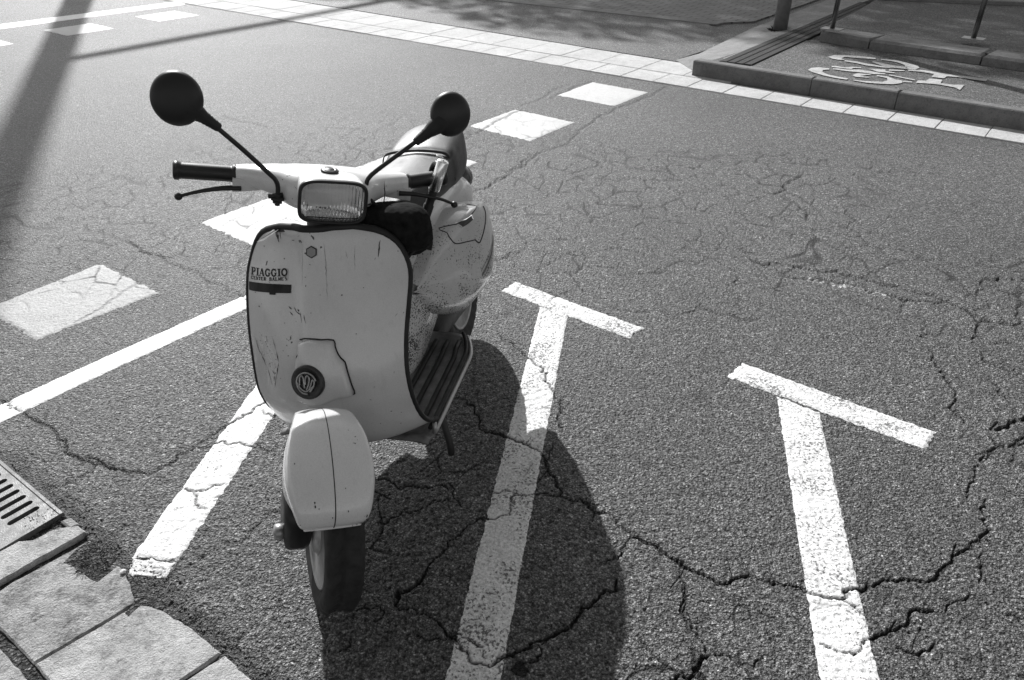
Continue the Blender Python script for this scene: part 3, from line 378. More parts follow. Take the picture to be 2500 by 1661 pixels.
# bicycle symbol
M_SYM=concrete('lane_symbol_paint',.46,stain=.2)
bm=bmesh.new()
for P in BIKE:
    vs_=[bm.verts.new((x,y,HK+.002)) for x,y in P]
    try: bm.faces.new(vs_)
    except Exception: pass
bmesh.ops.triangulate(bm,faces=bm.faces[:]); bmesh.ops.recalc_face_normals(bm,faces=bm.faces[:])
for f in bm.faces:
    if f.normal.z<0: f.normal_flip()
tag(bmobj('bicycle_symbol',bm,M_SYM),kind='structure')
# raised divider kerb
bm=bmesh.new(); DF=[(2.78,7.29),(3.08,6.915),(3.73,6.305),(6.2,3.9)]
dv=[Vector(p) for p in DF]
cuts=[dv[0],dv[1],dv[2],dv[2]+(dv[3]-dv[2])*.33,dv[2]+(dv[3]-dv[2])*.66,dv[3]]
for a,b in zip(cuts[:-1],cuts[1:]):
    d=(b-a).normalized(); nn=Vector((-d.y,d.x)); h0=.205
    prism(bm,[tuple(a+d*.006),tuple(b-d*.006),tuple(b-d*.006+nn*.30),tuple(a+d*.006+nn*.30)],.05,h0,.02)
tag(bmobj('divider_kerb',bm,M_RAMP),kind='structure')
bm=bmesh.new(); prism(bm,[(2.83,7.36),(3.17,7.00),(3.80,6.40),(6.3,4.0),(9,7),(5.5,8.80),(4.05,9.18),(3.6,8.5),(2.85,7.45)],.0,.196); tag(bmobj('pavement',bm,M_LANE),kind='structure')
bm=bmesh.new(); a,b=ext((4.05,9.14),(5.45,8.72),.0,5); c,d=ext((4.28,9.5),(5.65,9.08),.0,5); prism(bm,[a,b,d,c],.0,.235,.01); tag(bmobj('far_kerb',bm,M_RAMP),kind='structure')
bm=bmesh.new(); prism(bm,[c,d,(16,14),(8,18),(5.4,10.95)],.0,.16); tag(bmobj('far_road',bm,M_FOOT),kind='structure')

# ---------------------------------------------------------------- slabs at lower left
def roughpoly(P,step,amp,seed):
    out=[]; n=len(P)
    for i in range(n):
        a=np.array(P[i]);b=np.array(P[(i+1)%n]); L=np.linalg.norm(b-a); k=max(1,int(L/step))
        for j in range(k): q=a+(b-a)*j/k; out.append((q[0]+(fbm(q[0:1]*1.,q[1:2]*1.,50,seed,2)[0]-.5)*2*amp,q[1]+(fbm(q[0:1],q[1:2],50,seed+9,2)[0]-.5)*2*amp))
    return out
DE=D
def slab(P,z,mat,seed,amp=.004,tilt=0):
    bm=bmesh.new(); prism(bm,roughpoly(G2(P),.018,amp,seed),-.06,z,.004); bmesh.ops.triangulate(bm,faces=[f for f in bm.faces if len(f.verts)>4]); return bm
bm=slab(DE['slabA'],.009,None,61,.003); tag(bmobj('paving_slab',bm,M_GRANITE),kind='structure')
bm=slab(DE['chips'],.004,None,62,.004); tag(bmobj('paving_slab',bm,M_GRANITE),kind='structure')
bm=slab(DE['slabB'],.001,None,63,.002); tag(bmobj('paving_slab',bm,M_SLAB),kind='structure')
bm=slab(DE['slabC'],.003,None,64,.002); tag(bmobj('paving_slab',bm,M_GRANITE),kind='structure')
bm=slab(DE['slabD'],.002,None,65,.002); tag(bmobj('paving_slab',bm,M_GRANITE),kind='structure')
bm=slab(DE['slabE'],.008,None,66,.003); tag(bmobj('paving_slab',bm,M_SLAB),kind='structure')
M_DIRT=asphalt('gutter_dirt',.10,stone=150,crack=False,bumpd=.012,rough=.9)
for i_,(k_,z_) in enumerate((('dirtpatch',.0016),('dirtpatch2',.0042))):
    bm=slab(D[k_],z_,None,81+i_,.007); tag(bmobj('dirt_patch',bm,M_DIRT),kind='structure')
X2,Y2=np.meshgrid(np.linspace(-3.6,-.30,330),np.linspace(-.6,3.0,330)); u2=under(X2,Y2)
Z2=-.007+(fbm(X2,Y2,20,71,3)-.5)*.008-np.clip(u2,0,.03)*1.2
me=fastgrid('dirt',X2,Y2,Z2); me.update(); o=link('verge',me,M_DIRT); tag(o,kind='structure')
bm=bmesh.new(); bm.from_mesh(me); bmesh.ops.delete(bm,geom=[f for f in bm.faces if (lambda c:(under(np.array([c.x]),np.array([c.y]))[0]>.02))(f.calc_center_median())],context='FACES'); bm.to_mesh(me); bm.free()
# drain grate
go=D['grate_out']; cR=Vector(go[1]); e1=(Vector(go[0])-cR).normalized(); e2=(Vector(go[2])-cR); e2=(e2-e1*e2.dot(e1)).normalized()
grate=tag(empty('drain_grate',(cR.x,cR.y,0)),'cast iron drain grate with long slots beside the paving slabs','drain')
M_IRON=plain('cast_iron',.13,.5,metal=.3,var=.25,vs_=60,bump=.0006,dirt=.35); M_HOLE=plain('drain_pit',.01,.9)
def gl(u,v,z): return (e1.x*u+e2.x*v,e1.y*u+e2.y*v,z)
W_,H_=.62,.36
def boxuv(bm,u0,u1,v0,v1,z0,z1): 
    P=[gl(u0,v0,0)[:2],gl(u1,v0,0)[:2],gl(u1,v1,0)[:2],gl(u0,v1,0)[:2]]; prism(bm,P,z0,z1,.0015)
bm=bmesh.new()
for b in ((0,W_,0,.011),(0,W_,H_-.011,H_),(0,.011,.0115,H_-.0115),(W_-.011,W_,.0115,H_-.0115)): boxuv(bm,*b,-.06,.008)
bmobj('frame',bm,M_IRON,grate)
# plate with slots: strips between slots run along e1
bm=bmesh.new(); sl=D['slotA'][:6]; 
vv=[]
pts=[]
for s in sl:
    a=Vector(s[0])-cR; b=Vector(s[1])-cR; pts.append(((a.dot(e1),a.dot(e2)),(b.dot(e1),b.dot(e2))))
print('SLOTS',[[tuple(round(c,3) for c in q) for q in s] for s in pts])
# slots of the grate: dark pits under the openings; the iron between them is one plate
U0,U1=.03,.40
SL=[]; 
for (a,b) in pts: SL.append(((a[0]+b[0])/2,min(a[1],b[1]),max(a[1],b[1])))
pitch_=.031; us=[.078+.0375*i-(.0) for i in range(14)]
def capsule(u,v0,v1,r,n=7):
    P=[]
    for k in range(n+1): t=pi+pi*k/n; P.append((u+r*cos(t),v0+r+r*sin(t)))
    for k in range(n+1): t=pi*k/n; P.append((u+r*cos(t),v1-r+r*sin(t)))
    return P
bm=bmesh.new(); zt=.006
outer=[(.012,.012),(W_-.012,.012),(W_-.012,H_-.012),(.012,H_-.012)]
ov=[bm.verts.new(gl(u,v,zt)) for u,v in outer]; edges=[bm.edges.new((ov[i],ov[(i+1)%4])) for i in range(4)]
rings=[]
for u in us:
    for v0,v1 in ((.028,.112),(.135,.320)) :
        P=capsule(u,v0,v1,.0092); vv=[bm.verts.new(gl(a,b,zt)) for a,b in P]; rings.append(vv); edges+=[bm.edges.new((vv[i],vv[(i+1)%len(vv)])) for i in range(len(vv))]
bmesh.ops.triangle_fill(bm,use_beauty=True,use_dissolve=False,edges=edges)
for f in bm.faces:
    if f.normal.z<0: f.normal_flip()
for vv in rings+[ov]:
    lo=[bm.verts.new((v.co.x,v.co.y,-.03)) for v in vv]
    for i in range(len(vv)): j=(i+1)%len(vv); bm.faces.new((vv[i],vv[j],lo[j],lo[i]))
bmobj('grille',bm,M_IRON,grate)
bm=bmesh.new(); boxuv(bm,.0,W_,.0,H_,-.075,-.058); bmobj('pit',bm,M_HOLE,grate)

# ---------------------------------------------------------------- shape helpers
def cr(P,n,closed=False):
    P=np.array(P,float); m=len(P); out=[]
    segs=m if closed else m-1
    for i in range(segs):
        if closed: p0,p1,p2,p3=P[(i-1)%m],P[i],P[(i+1)%m],P[(i+2)%m]
        else: p0=P[max(i-1,0)];p1=P[i];p2=P[i+1];p3=P[min(i+2,m-1)]
        for k in range(n):
            t=k/n; out.append(.5*((2*p1)+(-p0+p2)*t+(2*p0-5*p1+4*p2-p3)*t*t+(-p0+3*p1-3*p2+p3)*t**3))
    if not closed: out.append(P[-1])
    return np.array(out)
def gridobj(name,P,mat,parent,cu=False,cv=False,cap0=False,cap1=False,thick=0,sub=0,xf=None,smooth=True):
    P=np.array(P,float); nu,nv=P.shape[:2]; v=P.reshape(-1,3)
    if xf is not None: v=xf(v)
    f=[]
    for i in range(nu if cu else nu-1):
        for j in range(nv if cv else nv-1):
            a=i*nv+j; b=i*nv+(j+1)%nv; c=((i+1)%nu)*nv+(j+1)%nv; d=((i+1)%nu)*nv+j; f.append((a,b,c,d))
    if cap0: f.append(tuple(range(nv))[::-1])
    if cap1: f.append(tuple((nu-1)*nv+j for j in range(nv)))
    me=mesh(name,v,f,smooth); bm=bmesh.new(); bm.from_mesh(me); bmesh.ops.remove_doubles(bm,verts=bm.verts[:],dist=1e-6); bmesh.ops.recalc_face_normals(bm,faces=bm.faces[:]); bm.to_mesh(me); bm.free()
    o=link(name,me,mat,parent)
    if thick: md=o.modifiers.new('solid','SOLIDIFY'); md.thickness=thick; md.offset=-1
    if sub: md=o.modifiers.new('sub','SUBSURF'); md.levels=sub; md.render_levels=sub
    return o
def tubeP(path,rad,n=12):
    P=np.array(path,float); rad=np.broadcast_to(np.array(rad,float),(len(P),)) if np.ndim(rad)==0 else np.array(rad,float)
    T=np.gradient(P,axis=0); T/=np.linalg.norm(T,axis=1)[:,None]+1e-12
    u=np.cross(T[0],[0,0,1.]); 
    if np.linalg.norm(u)<.1: u=np.cross(T[0],[0,1.,0])
    u/=np.linalg.norm(u); rings=[]
    for i in range(len(P)):
        u=u-T[i]*(u@T[i]); u/=np.linalg.norm(u); w=np.cross(T[i],u)
        a=np.linspace(0,2*pi,n,endpoint=False); rings.append(P[i]+rad[i]*(np.cos(a)[:,None]*u+np.sin(a)[:,None]*w))
    return np.array(rings)
def tube(name,path,rad,mat,parent,n=12,xf=None,smoothpath=0):
    if smoothpath:
        R=np.broadcast_to(np.array(rad,float),(len(path),)); Q=cr([list(p)+[r] for p,r in zip(path,R)],smoothpath); path=Q[:,:3]; rad=Q[:,3]
    return gridobj(name,tubeP(path,rad,n),mat,parent,cv=True,cap0=True,cap1=True,xf=xf)
def sup(n,e=2.5):
    a=np.linspace(0,2*pi,n,endpoint=False); c,s=np.cos(a),np.sin(a)
    return np.sign(c)*abs(c)**(2/e),np.sign(s)*abs(s)**(2/e)
def lathe(prof,n,C,ax,name,mat,parent,xf=None,sx=1,sy=1,up=None):
    # prof: (distance along axis, radius)
    ax=np.array(ax,float); ax/=np.linalg.norm(ax); u=np.array(up,float) if up is not None else np.cross(ax,[0,0,1.]); 
    u=u-ax*(u@ax)
    if np.linalg.norm(u)<.1: u=np.cross(ax,[0,1.,0])
    u/=np.linalg.norm(u); w=np.cross(ax,u); a=np.linspace(0,2*pi,n,endpoint=False); C=np.array(C,float)
    R=[C+ax*d+r*(np.cos(a)[:,None]*u*sx+np.sin(a)[:,None]*w*sy) for d,r in prof]
    return gridobj(name,np.array(R),mat,parent,cv=True,cap0=prof[0][1]>1e-5,cap1=prof[-1][1]>1e-5,xf=xf)

# ---------------------------------------------------------------- materials of the scooter
def paintmat(name,g,spot=0.,spotscale=90,zlo=.2,zhi=.5,chip=0.):
    m,t,p=mk(name); n=N(t); n.v=n.obj
    x=n.m('MULTIPLY',n.rng(n.noise(6,5,.65),.35,.7,1.03,.93),g)
    x=n.m('MULTIPLY',x,n.rng(n.noise(420,2,.6),.3,.7,.93,1.07))       # fine road dust
    sep=t.nodes.new('ShaderNodeSeparateXYZ'); t.links.new(n.obj,sep.inputs[0])
    # vertical grime runs
    mp=t.nodes.new('ShaderNodeMapping'); mp.inputs['Scale'].default_value=(1,1,.08); t.links.new(n.obj,mp.inputs[0])
    x=n.m('MULTIPLY',x,n.rng(n.noise(55,4,.7,v=mp.outputs[0]),.58,.8,1.,.84))
    # stone chips and rust freckles, thicker low down
    a=n.noise(spotscale,2,.5); b=n.noise(11,4,.6); low=n.rng(sep.outputs[2],zhi,zlo,0,1) 
    f=n.m('ADD',a,n.m('MULTIPLY',n.m('SUBTRACT',b,.5),.8)); f=n.m('ADD',f,.175); f=n.m('ADD',f,n.m('MULTIPLY',low,spot))
    mask=n.rng(f,.93-chip,.965-chip,0,1)
    x=n.mix(mask,x,.05); n.grey(p,x)
    p.inputs['Roughness'].default_value=.30; p.inputs['Coat Weight'].default_value=.6; p.inputs['Coat Roughness'].default_value=.07
    t.links.new(n.rng(mask,0,1,.30,.8),p.inputs['Roughness'])
    n.bump(p,n.noise(6,3,.5),.012,.6)
    return m
PAINT=paintmat('cream_paint',.56,spot=.0); PAINT_R=paintmat('cream_paint_freckled',.50,spot=.22,spotscale=230,zlo=.28,zhi=.66,chip=.05)
PAINT_F=paintmat('cream_paint_fender',.62)
BLK=plain('black_plastic',.012,.42,spec=.4); RUB=plain('rubber',.018,.6,spec=.3,var=.2); RUBT=plain('tyre_rubber',.028,.72,spec=.25,var=.3,bump=.0004,bs=200)
CHR=plain('chrome',.75,.16,metal=1.,var=.08); STEEL=plain('worn_alloy',.34,.45,metal=.7,var=.2,dirt=.3); DKM=plain('dark_metal',.025,.5,metal=.3,dirt=.3); LINE=plain('panel_gap',.012,.8)
SEAT=plain('seat_vinyl',.026,.46,spec=.34,coat=.0,var=.12,vs_=25,bump=.0005,bs=500); SCR=plain('scratch',.035,.8); GREYST=plain('grey_stripe',.09,.5)
RIMM=plain('rim_paint',.34,.45,var=.2,dirt=.3)

# ---------------------------------------------------------------- the scooter: pose
YAW,STEER,RAKE,TRAIL,LEAN=.208,.625,.466,.007,-.09
Hd=Vector((-sin(YAW),-cos(YAW),0)); Lf=Vector((cos(YAW),-sin(YAW),0)); ZU=Vector((0,0,1))
Lf2=Lf*cos(LEAN)-ZU*sin(LEAN); Z2=ZU*cos(LEAN)+Lf*sin(LEAN)
scooter=empty('scooter'); scooter.matrix_world=Matrix(((Hd.x,Lf2.x,Z2.x,-.436),(Hd.y,Lf2.y,Z2.y,1.206),(Hd.z,Lf2.z,Z2.z,.006),(0,0,0,1)))
tag(scooter,'pale vintage scooter with round black mirrors parked on the stall lines','scooter')
P0=np.array([TRAIL,0,0]); KA=np.array([-sin(RAKE),0,cos(RAKE)])
def ST(v,ang=STEER):
    v=np.atleast_2d(np.array(v,float))-P0; c,s=cos(ang),sin(ang)
    return P0+v*c+np.cross(np.broadcast_to(KA,v.shape),v)*s+(v@KA)[:,None]*KA*(1-c)
def xa(z): return TRAIL-z*tan(RAKE)
YO=-.012   # lateral centre of the body
# --- leg shield
CE=[(-.352,.818),(-.345,.80),(-.335,.77),(-.318,.73),(-.298,.69),(-.270,.64),(-.242,.58),(-.218,.52),(-.205,.47),(-.197,.42),(-.205,.35),(-.24,.295),(-.31,.268)]
ED=[(-.372,.812),(-.387,.795),(-.394,.765),(-.385,.725),(-.367,.69),(-.335,.64),(-.302,.58),(-.28,.52),(-.27,.47),(-.27,.42),(-.29,.36),(-.33,.31),(-.38,.278)]
WD=[.088,.142,.176,.197,.205,.203,.198,.195,.196,.199,.202,.203,.202]
rows=cr([list(a)+list(b)+[c] for a,b,c in zip(CE,ED,WD)],5)
vv_=np.linspace(-1,1,41)
def shield_pt(r,v,off=0.):
    k=abs(v)**2.2; x=r[0]+(r[2]-r[0])*k; z=r[1]+(r[3]-r[1])*k; return (x,YO+r[4]*v,z)
SH=np.array([[shield_pt(r,v) for v in vv_] for r in rows])
# centre ridge: the column tunnel pressed into the shield
ridge=np.exp(-(np.abs(SH[...,1]-YO)/.035)**4)*.010; SH[...,0]+=ridge
# dent at the lower right edge
dd_=np.exp(-(((SH[...,1]+.165)/.022)**2+((SH[...,2]-.50)/.06)**2)); SH[...,0]-=dd_*.014
shield=gridobj('leg_shield',SH,PAINT,scooter,thick=.0)
bvhS=BVHTree.FromPolygons([tuple(p) for p in SH.reshape(-1,3)],[(i*41+j,i*41+j+1,(i+1)*41+j+1,(i+1)*41+j) for i in range(len(rows)-1) for j in range(40)])
def onS(y,z,off=.0006):
    h=bvhS.ray_cast(Vector((1,y,z)),Vector((-1,0,0)))
    return (h[0].x+off,y,z) if h[0] else (-.3,y,z)
inner=SH.copy(); inner[...,0]-=.012
gridobj('shield_back',inner,PAINT,scooter)
# black beading round the edge
side=[SH[i,0] for i in range(len(SH)-1,-1,-1)]; top=[SH[0,j] for j in range(1,40)]; side2=[SH[i,-1] for i in range(len(SH))]
path=np.array(side+top+side2); path=path[::2]; path[:,0]-=.004
rad=[.0062+.0028*max(0,min(1,(p[2]-.74)/.06)) for p in path]
tube('edge_trim',path,rad,RUB,scooter,10)
# decals and marks: small flat polygons laid on the shield
def decal(bm,pts,off=.0008,sub=1):
    vs_=[bm.verts.new(onS(y,z,off)) for y,z in pts]; 
    try: f=bm.faces.new(vs_)
    except Exception: return
def strokes(bm,segs,org,ux,uz,sc,th,off):
    for x0,y0,x1,y1,w_ in segs:
        d=np.array([x1-x0,y1-y0]); L=np.hypot(*d); n_=np.array([-d[1],d[0]])/L*w_*th/2; 
        Q=[(x0+n_[0],y0+n_[1]),(x0-n_[0],y0-n_[1]),(x1-n_[0],y1-n_[1]),(x1+n_[0],y1+n_[1])]
        decal(bm,[(org[0]+ux[0]*a*sc[0]+uz[0]*b*sc[1],org[1]+ux[1]*a*sc[0]+uz[1]*b*sc[1]) for a,b in Q],off)
def arcs(cx,cy,rx,ry,a0,a1,w_,n=8):
    A=[radians(a0+(a1-a0)*k/n) for k in range(n+1)]; return [(cx+rx*cos(a),cy+ry*sin(a),cx+rx*cos(b),cy+ry*sin(b),w_) for a,b in zip(A[:-1],A[1:])]
FT={'I':[(.5,0,.5,1,1.5),(.2,.03,.8,.03,.5),(.2,.97,.8,.97,.5)],
'P':[(.28,0,.28,1,1.5),(.02,.03,.55,.03,.5),(.02,.97,.6,.97,.5),(.28,.46,.6,.46,.5)]+arcs(.55,.715,.30,.255,-90,90,1.2),
'A':[(.5,1,.12,0,.6),(.5,1,.86,0,1.5),(.25,.33,.7,.33,.5),(.0,.03,.3,.03,.5),(.66,.03,1.05,.03,.5)],
'G':arcs(.5,.5,.40,.46,45,315,1.3,14)+[(.78,.12,.78,.46,1.3),(.55,.46,.98,.46,.5),(.82,.65,.82,.97,.6)],
'O':arcs(.5,.5,.40,.46,0,360,1.4,16),
'C':arcs(.5,.5,.40,.46,45,315,1.2,12)+[(.85,.62,.85,.97,.6)],
'E':[(.25,0,.25,1,1.4),(.02,.04,.85,.04,.6),(.02,.96,.85,.96,.6),(.3,.5,.65,.5,.5),(.85,.0,.85,.25,.6),(.85,.75,.85,1,.6)],
'N':[(.2,0,.2,1,.7),(.8,0,.8,1,.7),(.2,1,.8,0,1.3),(.05,.04,.4,.04,.5)],
'T':[(.5,0,.5,1,1.4),(.08,.96,.92,.96,.7),(.3,.04,.7,.04,.5),(.08,.72,.08,1,.6),(.92,.72,.92,1,.6)],
'R':[(.25,0,.25,1,1.4),(.02,.04,.5,.04,.5),(.02,.96,.6,.96,.5),(.25,.48,.6,.48,.5),(.5,.48,.9,0,1.2)]+arcs(.55,.72,.26,.24,-90,90,1.1),
'B':[(.25,0,.25,1,1.4),(.02,.04,.6,.04,.5),(.02,.96,.55,.96,.5),(.25,.52,.6,.52,.5)]+arcs(.55,.75,.24,.21,-90,90,1.1)+arcs(.57,.28,.28,.24,-90,90,1.2),
'L':[(.28,0,.28,1,1.4),(.04,.04,.88,.04,.6),(.04,.96,.55,.96,.5),(.88,.0,.88,.3,.6)],
'M':[(.15,0,.15,1,.7),(.85,0,.85,1,1.3),(.15,1,.5,.15,1.2),(.5,.15,.85,1,.6)],
'S':arcs(.5,.74,.32,.22,60,270,1.1,9)+arcs(.5,.27,.34,.23,90,-120,1.1,9),' ':[]}
def word(bm,s,org,ux,uz,cw,ch,th,off):
    # letters laid from the viewer's left to right; th in letter units
    x=0
    for chh in s:
        wd=.55 if chh=='I' else 1.; segs=[((a-.5)*(1 if chh!='I' else 1)+.5*wd,b,(c-.5)+.5*wd,d,e) for a,b,c,d,e in FT[chh]]
        strokes(bm,[(a+x,b,c+x,d,e) for a,b,c,d,e in segs],org,ux,uz,(cw,ch),th,off); x+=wd*1.12
    return x
# sticker, badge and bar
bm=bmesh.new(); decal(bm,[(-.2055,.7102),(-.1400,.7215),(-.079,.7304),(-.081,.7065),(-.141,.6965),(-.2055,.6850)],.0006)
bmobj('shop_sticker',bm,plain('sticker_paper',.44,.5),scooter)
bm=bmesh.new()
L_=.121; u=(1.,.163); u=(u[0]/1.013,u[1]/1.013); v=(-.02,1.)
word(bm,'PIAGGIO',(-.2040,.6962),u,v,L_/6.55,.0150,.17,.0012)
word(bm,'CENTER BALMES',(-.2028,.6875),u,v,L_/14.3,.0070,.20,.0012)
bmobj('sticker_lettering',bm,LINE,scooter)
bm=bmesh.new(); bar=[(-.2112,.6802),(-.1542,.6902),(-.110,.6960),(-.0711,.6992),(-.072,.6824),(-.1151,.6777),(-.1165,.6737),(-.1349,.6712),(-.136,.6750),(-.17,.6700),(-.2011,.6648),(-.2103,.6693)]

tp=[(-.2112,.6802),(-.19,.6842),(-.1542,.6902),(-.110,.6960),(-.0711,.6992)]; bt=[(-.2090,.6640),(-.19,.6665),(-.1542,.6725),(-.110,.6782),(-.072,.6824)]
tp=cr([list(a) for a in tp],4); bt=cr([list(a) for a in bt],4)
gv=[[bm.verts.new(onS(a[0]+(b[0]-a[0])*t,a[1]+(b[1]-a[1])*t,.0016)) for t in (0,.5,1)] for a,b in zip(tp,bt)]
for i in range(len(gv)-1):
    for j in range(2): bm.faces.new((gv[i][j],gv[i+1][j],gv[i+1][j+1],gv[i][j+1]))
decal(bm,[(-.136,.6765),(-.115,.6790),(-.1165,.6737),(-.1349,.6712)],.0016); bmobj('black_strip',bm,LINE,scooter)
bm=bmesh.new(); hx=[(-.0105,.786),(.0019,.7793),(.0008,.766),(-.012,.7596),(-.0249,.7659),(-.0239,.7792)]; decal(bm,hx,.0020); hb=bmobj('hexagonal_badge',bm,LINE,scooter)
cx_=sum(p[0] for p in hx)/6; cz_=sum(p[1] for p in hx)/6
bm=bmesh.new(); decal(bm,[(cx_+(a-cx_)*.82,cz_+(b-cz_)*.82) for a,b in hx],.0026); bmobj('badge_face',bm,plain('badge_grey',.24,.4),hb)
# scratches and scuffs
bm=bmesh.new()
def scratch(p,q,w0=.001):
    n_=max(2,int(np.hypot(p[0]-q[0],p[1]-q[1])/.006)+1); L=[];R=[]
    d=np.array([q[0]-p[0],q[1]-p[1]]); d/=np.hypot(*d)+1e-9; nn=np.array([-d[1],d[0]])
    for k in range(n_+1):
        t=k/n_; w1=w0*(.25+random.random())*(.3+sin(pi*t)); c=np.array([p[0]+(q[0]-p[0])*t,p[1]+(q[1]-p[1])*t])+nn*random.uniform(-.0008,.0008); L.append(c+nn*w1/2); R.append(c-nn*w1/2)
    decal(bm,[tuple(x) for x in L]+[tuple(x) for x in R[::-1]],.0009)
for p,q,w0 in [((-.1487,.7265),(-.1437,.7375),.0032),((-.1151,.806),(-.1036,.7825),.004),((-.108,.806),(-.106,.786),.004),((-.10,.806),(-.096,.790),.003),((-.125,.808),(-.085,.807),.006),((-.066,.7915),(-.058,.7922),.0018),((.1332,.7785),(.1299,.7511),.0022),((.1315,.770),(.129,.745),.0018),((.1249,.745),(.1229,.7407),.0015),
 ((-.0781,.6553),(-.0696,.6500),.002),((-.062,.655),(-.0546,.6449),.003),((-.055,.646),(-.0440,.6430),.0022),((-.0446,.648),(-.0406,.6281),.0016),((-.034,.645),(-.0284,.6283),.0018),((-.075,.645),(-.066,.638),.0015),((-.052,.653),(-.049,.648),.003),
 ((-.0343,.7964),(-.0396,.70),.0006),((.0174,.7897),(.021,.6746),.0007),((.0823,.7764),(.0811,.727),.0006),((.062,.768),(.066,.752),.0008),((.166,.6220),(.171,.6265),.0014),((.158,.5),(.161,.505),.0008),
 ((-.13,.586),(-.118,.558),.0013),((-.118,.558),(-.1125,.533),.0022),((-.113,.53),(-.124,.498),.0016),((-.1485,.58),(-.1475,.565),.0012),((-.15,.545),(-.142,.53),.0014),((-.1450,.520),(-.151,.512),.0026),((-.139,.505),(-.132,.498),.0035),((-.133,.494),(-.139,.478),.003),((-.158,.51),(-.152,.503),.002),((-.165,.500),(-.150,.462),.0012),
 ((-.125,.5),(-.14,.462),.0012),((-.19,.57),(-.18,.53),.0015),((-.178,.535),(-.168,.50),.0015)]: scratch(p,q,w0)
for p in [(.142,.4046),(.1599,.3921),(.151,.3562),(.053,.68),(.10,.69),(-.09,.62),(-.015,.65),(-.17,.64),(-.185,.665),(.03,.56),(-.09,.75),(-.155,.765),(.085,.60),(-.03,.72)]:
    r=random.uniform(.0009,.0018); decal(bm,[(p[0]+r*cos(a)*1.2,p[1]+r*sin(a)*random.uniform(.7,1)) for a in np.linspace(0,2*pi,7,endpoint=False)],.0008)
for k in range(60):
    c=(-.148+random.gauss(0,.016),.535+random.gauss(0,.03)); r=random.uniform(.0003,.0010); decal(bm,[(c[0]+r*cos(a),c[1]+r*sin(a)*1.6) for a in np.linspace(0,2*pi,6,endpoint=False)],.0007)

sm=bpy.data.meshes.new('s'); shield.data.materials.append(SCR)
for f in bm.faces: f.material_index=1
b2=bmesh.new(); b2.from_mesh(shield.data); bm.to_mesh(sm); b2.from_mesh(sm); b2.to_mesh(shield.data); b2.free(); bm.free(); bpy.data.meshes.remove(sm)
# horn cover, a raised pressing with a dark gap round it
HC=[(-.0458,.5903),(-.0177,.5963),(.008,.5945),(.0333,.5896),(.0365,.5758),(.0413,.5622),(.048,.5517),(.0566,.5429),(.0606,.524),(.0646,.5056),(.068,.488),(.0716,.4697),(.0535,.4673),(.027,.4622),(.0029,.4547),(-.0293,.452),(-.0626,.4564),(-.0619,.48),(-.0535,.5109),(-.0593,.5368),(-.0575,.5523),(-.0503,.5614)]
def ringmesh(P,levels,name,mat,parent):
    cx=sum(p[0] for p in P)/len(P); cz=sum(p[1] for p in P)/len(P)
    R=[[onS(cx+(y-cx)*s,cz+(z-cz)*s,o) for y,z in P] for s,o in levels]
    return gridobj(name,np.array(R),mat,parent,cv=True,cap1=True)
tube('cover_gap',[onS(a,b,.0012) for a,b in cr([(a,b) for a,b in [( -.0025+(y+.0025)*1.03,.525+(z-.525)*1.02) for y,z in HC]],2,True)],.0015,LINE,scooter,6)
horn_cover=ringmesh(HC,[(1.0,.0),(1.0,.010),(.985,.0135),(.95,.0155),(.88,.017),(.7,.019),(.4,.021),(.1,.022)],'horn_cover',PAINT,scooter)
hc=Vector(onS(-.019,.516,.0225)); hax=np.array([.93,0,.36]); hax/=np.linalg.norm(hax)
horn=lathe([(-.012,.0395),(.000,.0400),(.004,.0385),(.005,.034),(.002,.030),(.003,.012),(.004,0)],36,hc,hax,'horn_grille',plain('horn_black',.02,.35,var=.4,vs_=120,bump=.001,bs=150),scooter,sy=1.0)
e_y=np.array([0,1,0.]); e_u=np.cross(hax,e_y); e_u*= (1 if e_u[2]>0 else -1)
def hp(a,b,o=.006): return np.array(hc)+e_y*a+e_u*b+hax*o
segs=[[hp(.024*cos(t),.024*sin(t)-.001) for t in np.linspace(radians(15),radians(190),14)],
 [hp(-.024+.003*0,-.002),hp(-.020,-.014),hp(-.010,-.024),hp(.002,-.026)],
 [hp(-.0165,-.006),hp(-.0155,.010),hp(-.011,.016),hp(-.0065,.010),hp(-.005,-.012)],
 [hp(-.003,-.004),hp(-.0015,.010),hp(.003,.0165),hp(.008,.011),hp(.006,-.002),hp(.000,-.016)],
 [hp(.006,-.016),hp(.012,-.002),hp(.0155,.007),hp(.0195,.003),hp(.017,-.008),hp(.008,-.020)],
 [hp(-.022,.0),hp(-.016,-.012),hp(-.004,-.020),hp(.006,-.016),hp(.019,-.006)]]
P=[tubeP(cr(s,4),.0021,8) for s in segs]
bm=bmesh.new()
for T in P:
    vr=[[bm.verts.new(tuple(q)) for q in r] for r in T]
    for i in range(len(vr)-1):
        for j in range(8): bm.faces.new((vr[i][j],vr[i][(j+1)%8],vr[i+1][(j+1)%8],vr[i+1][j]))
bmobj('ribs',bm,plain('horn_rib',.30,.3,metal=.6,var=.3,vs_=90),horn,smooth=True)

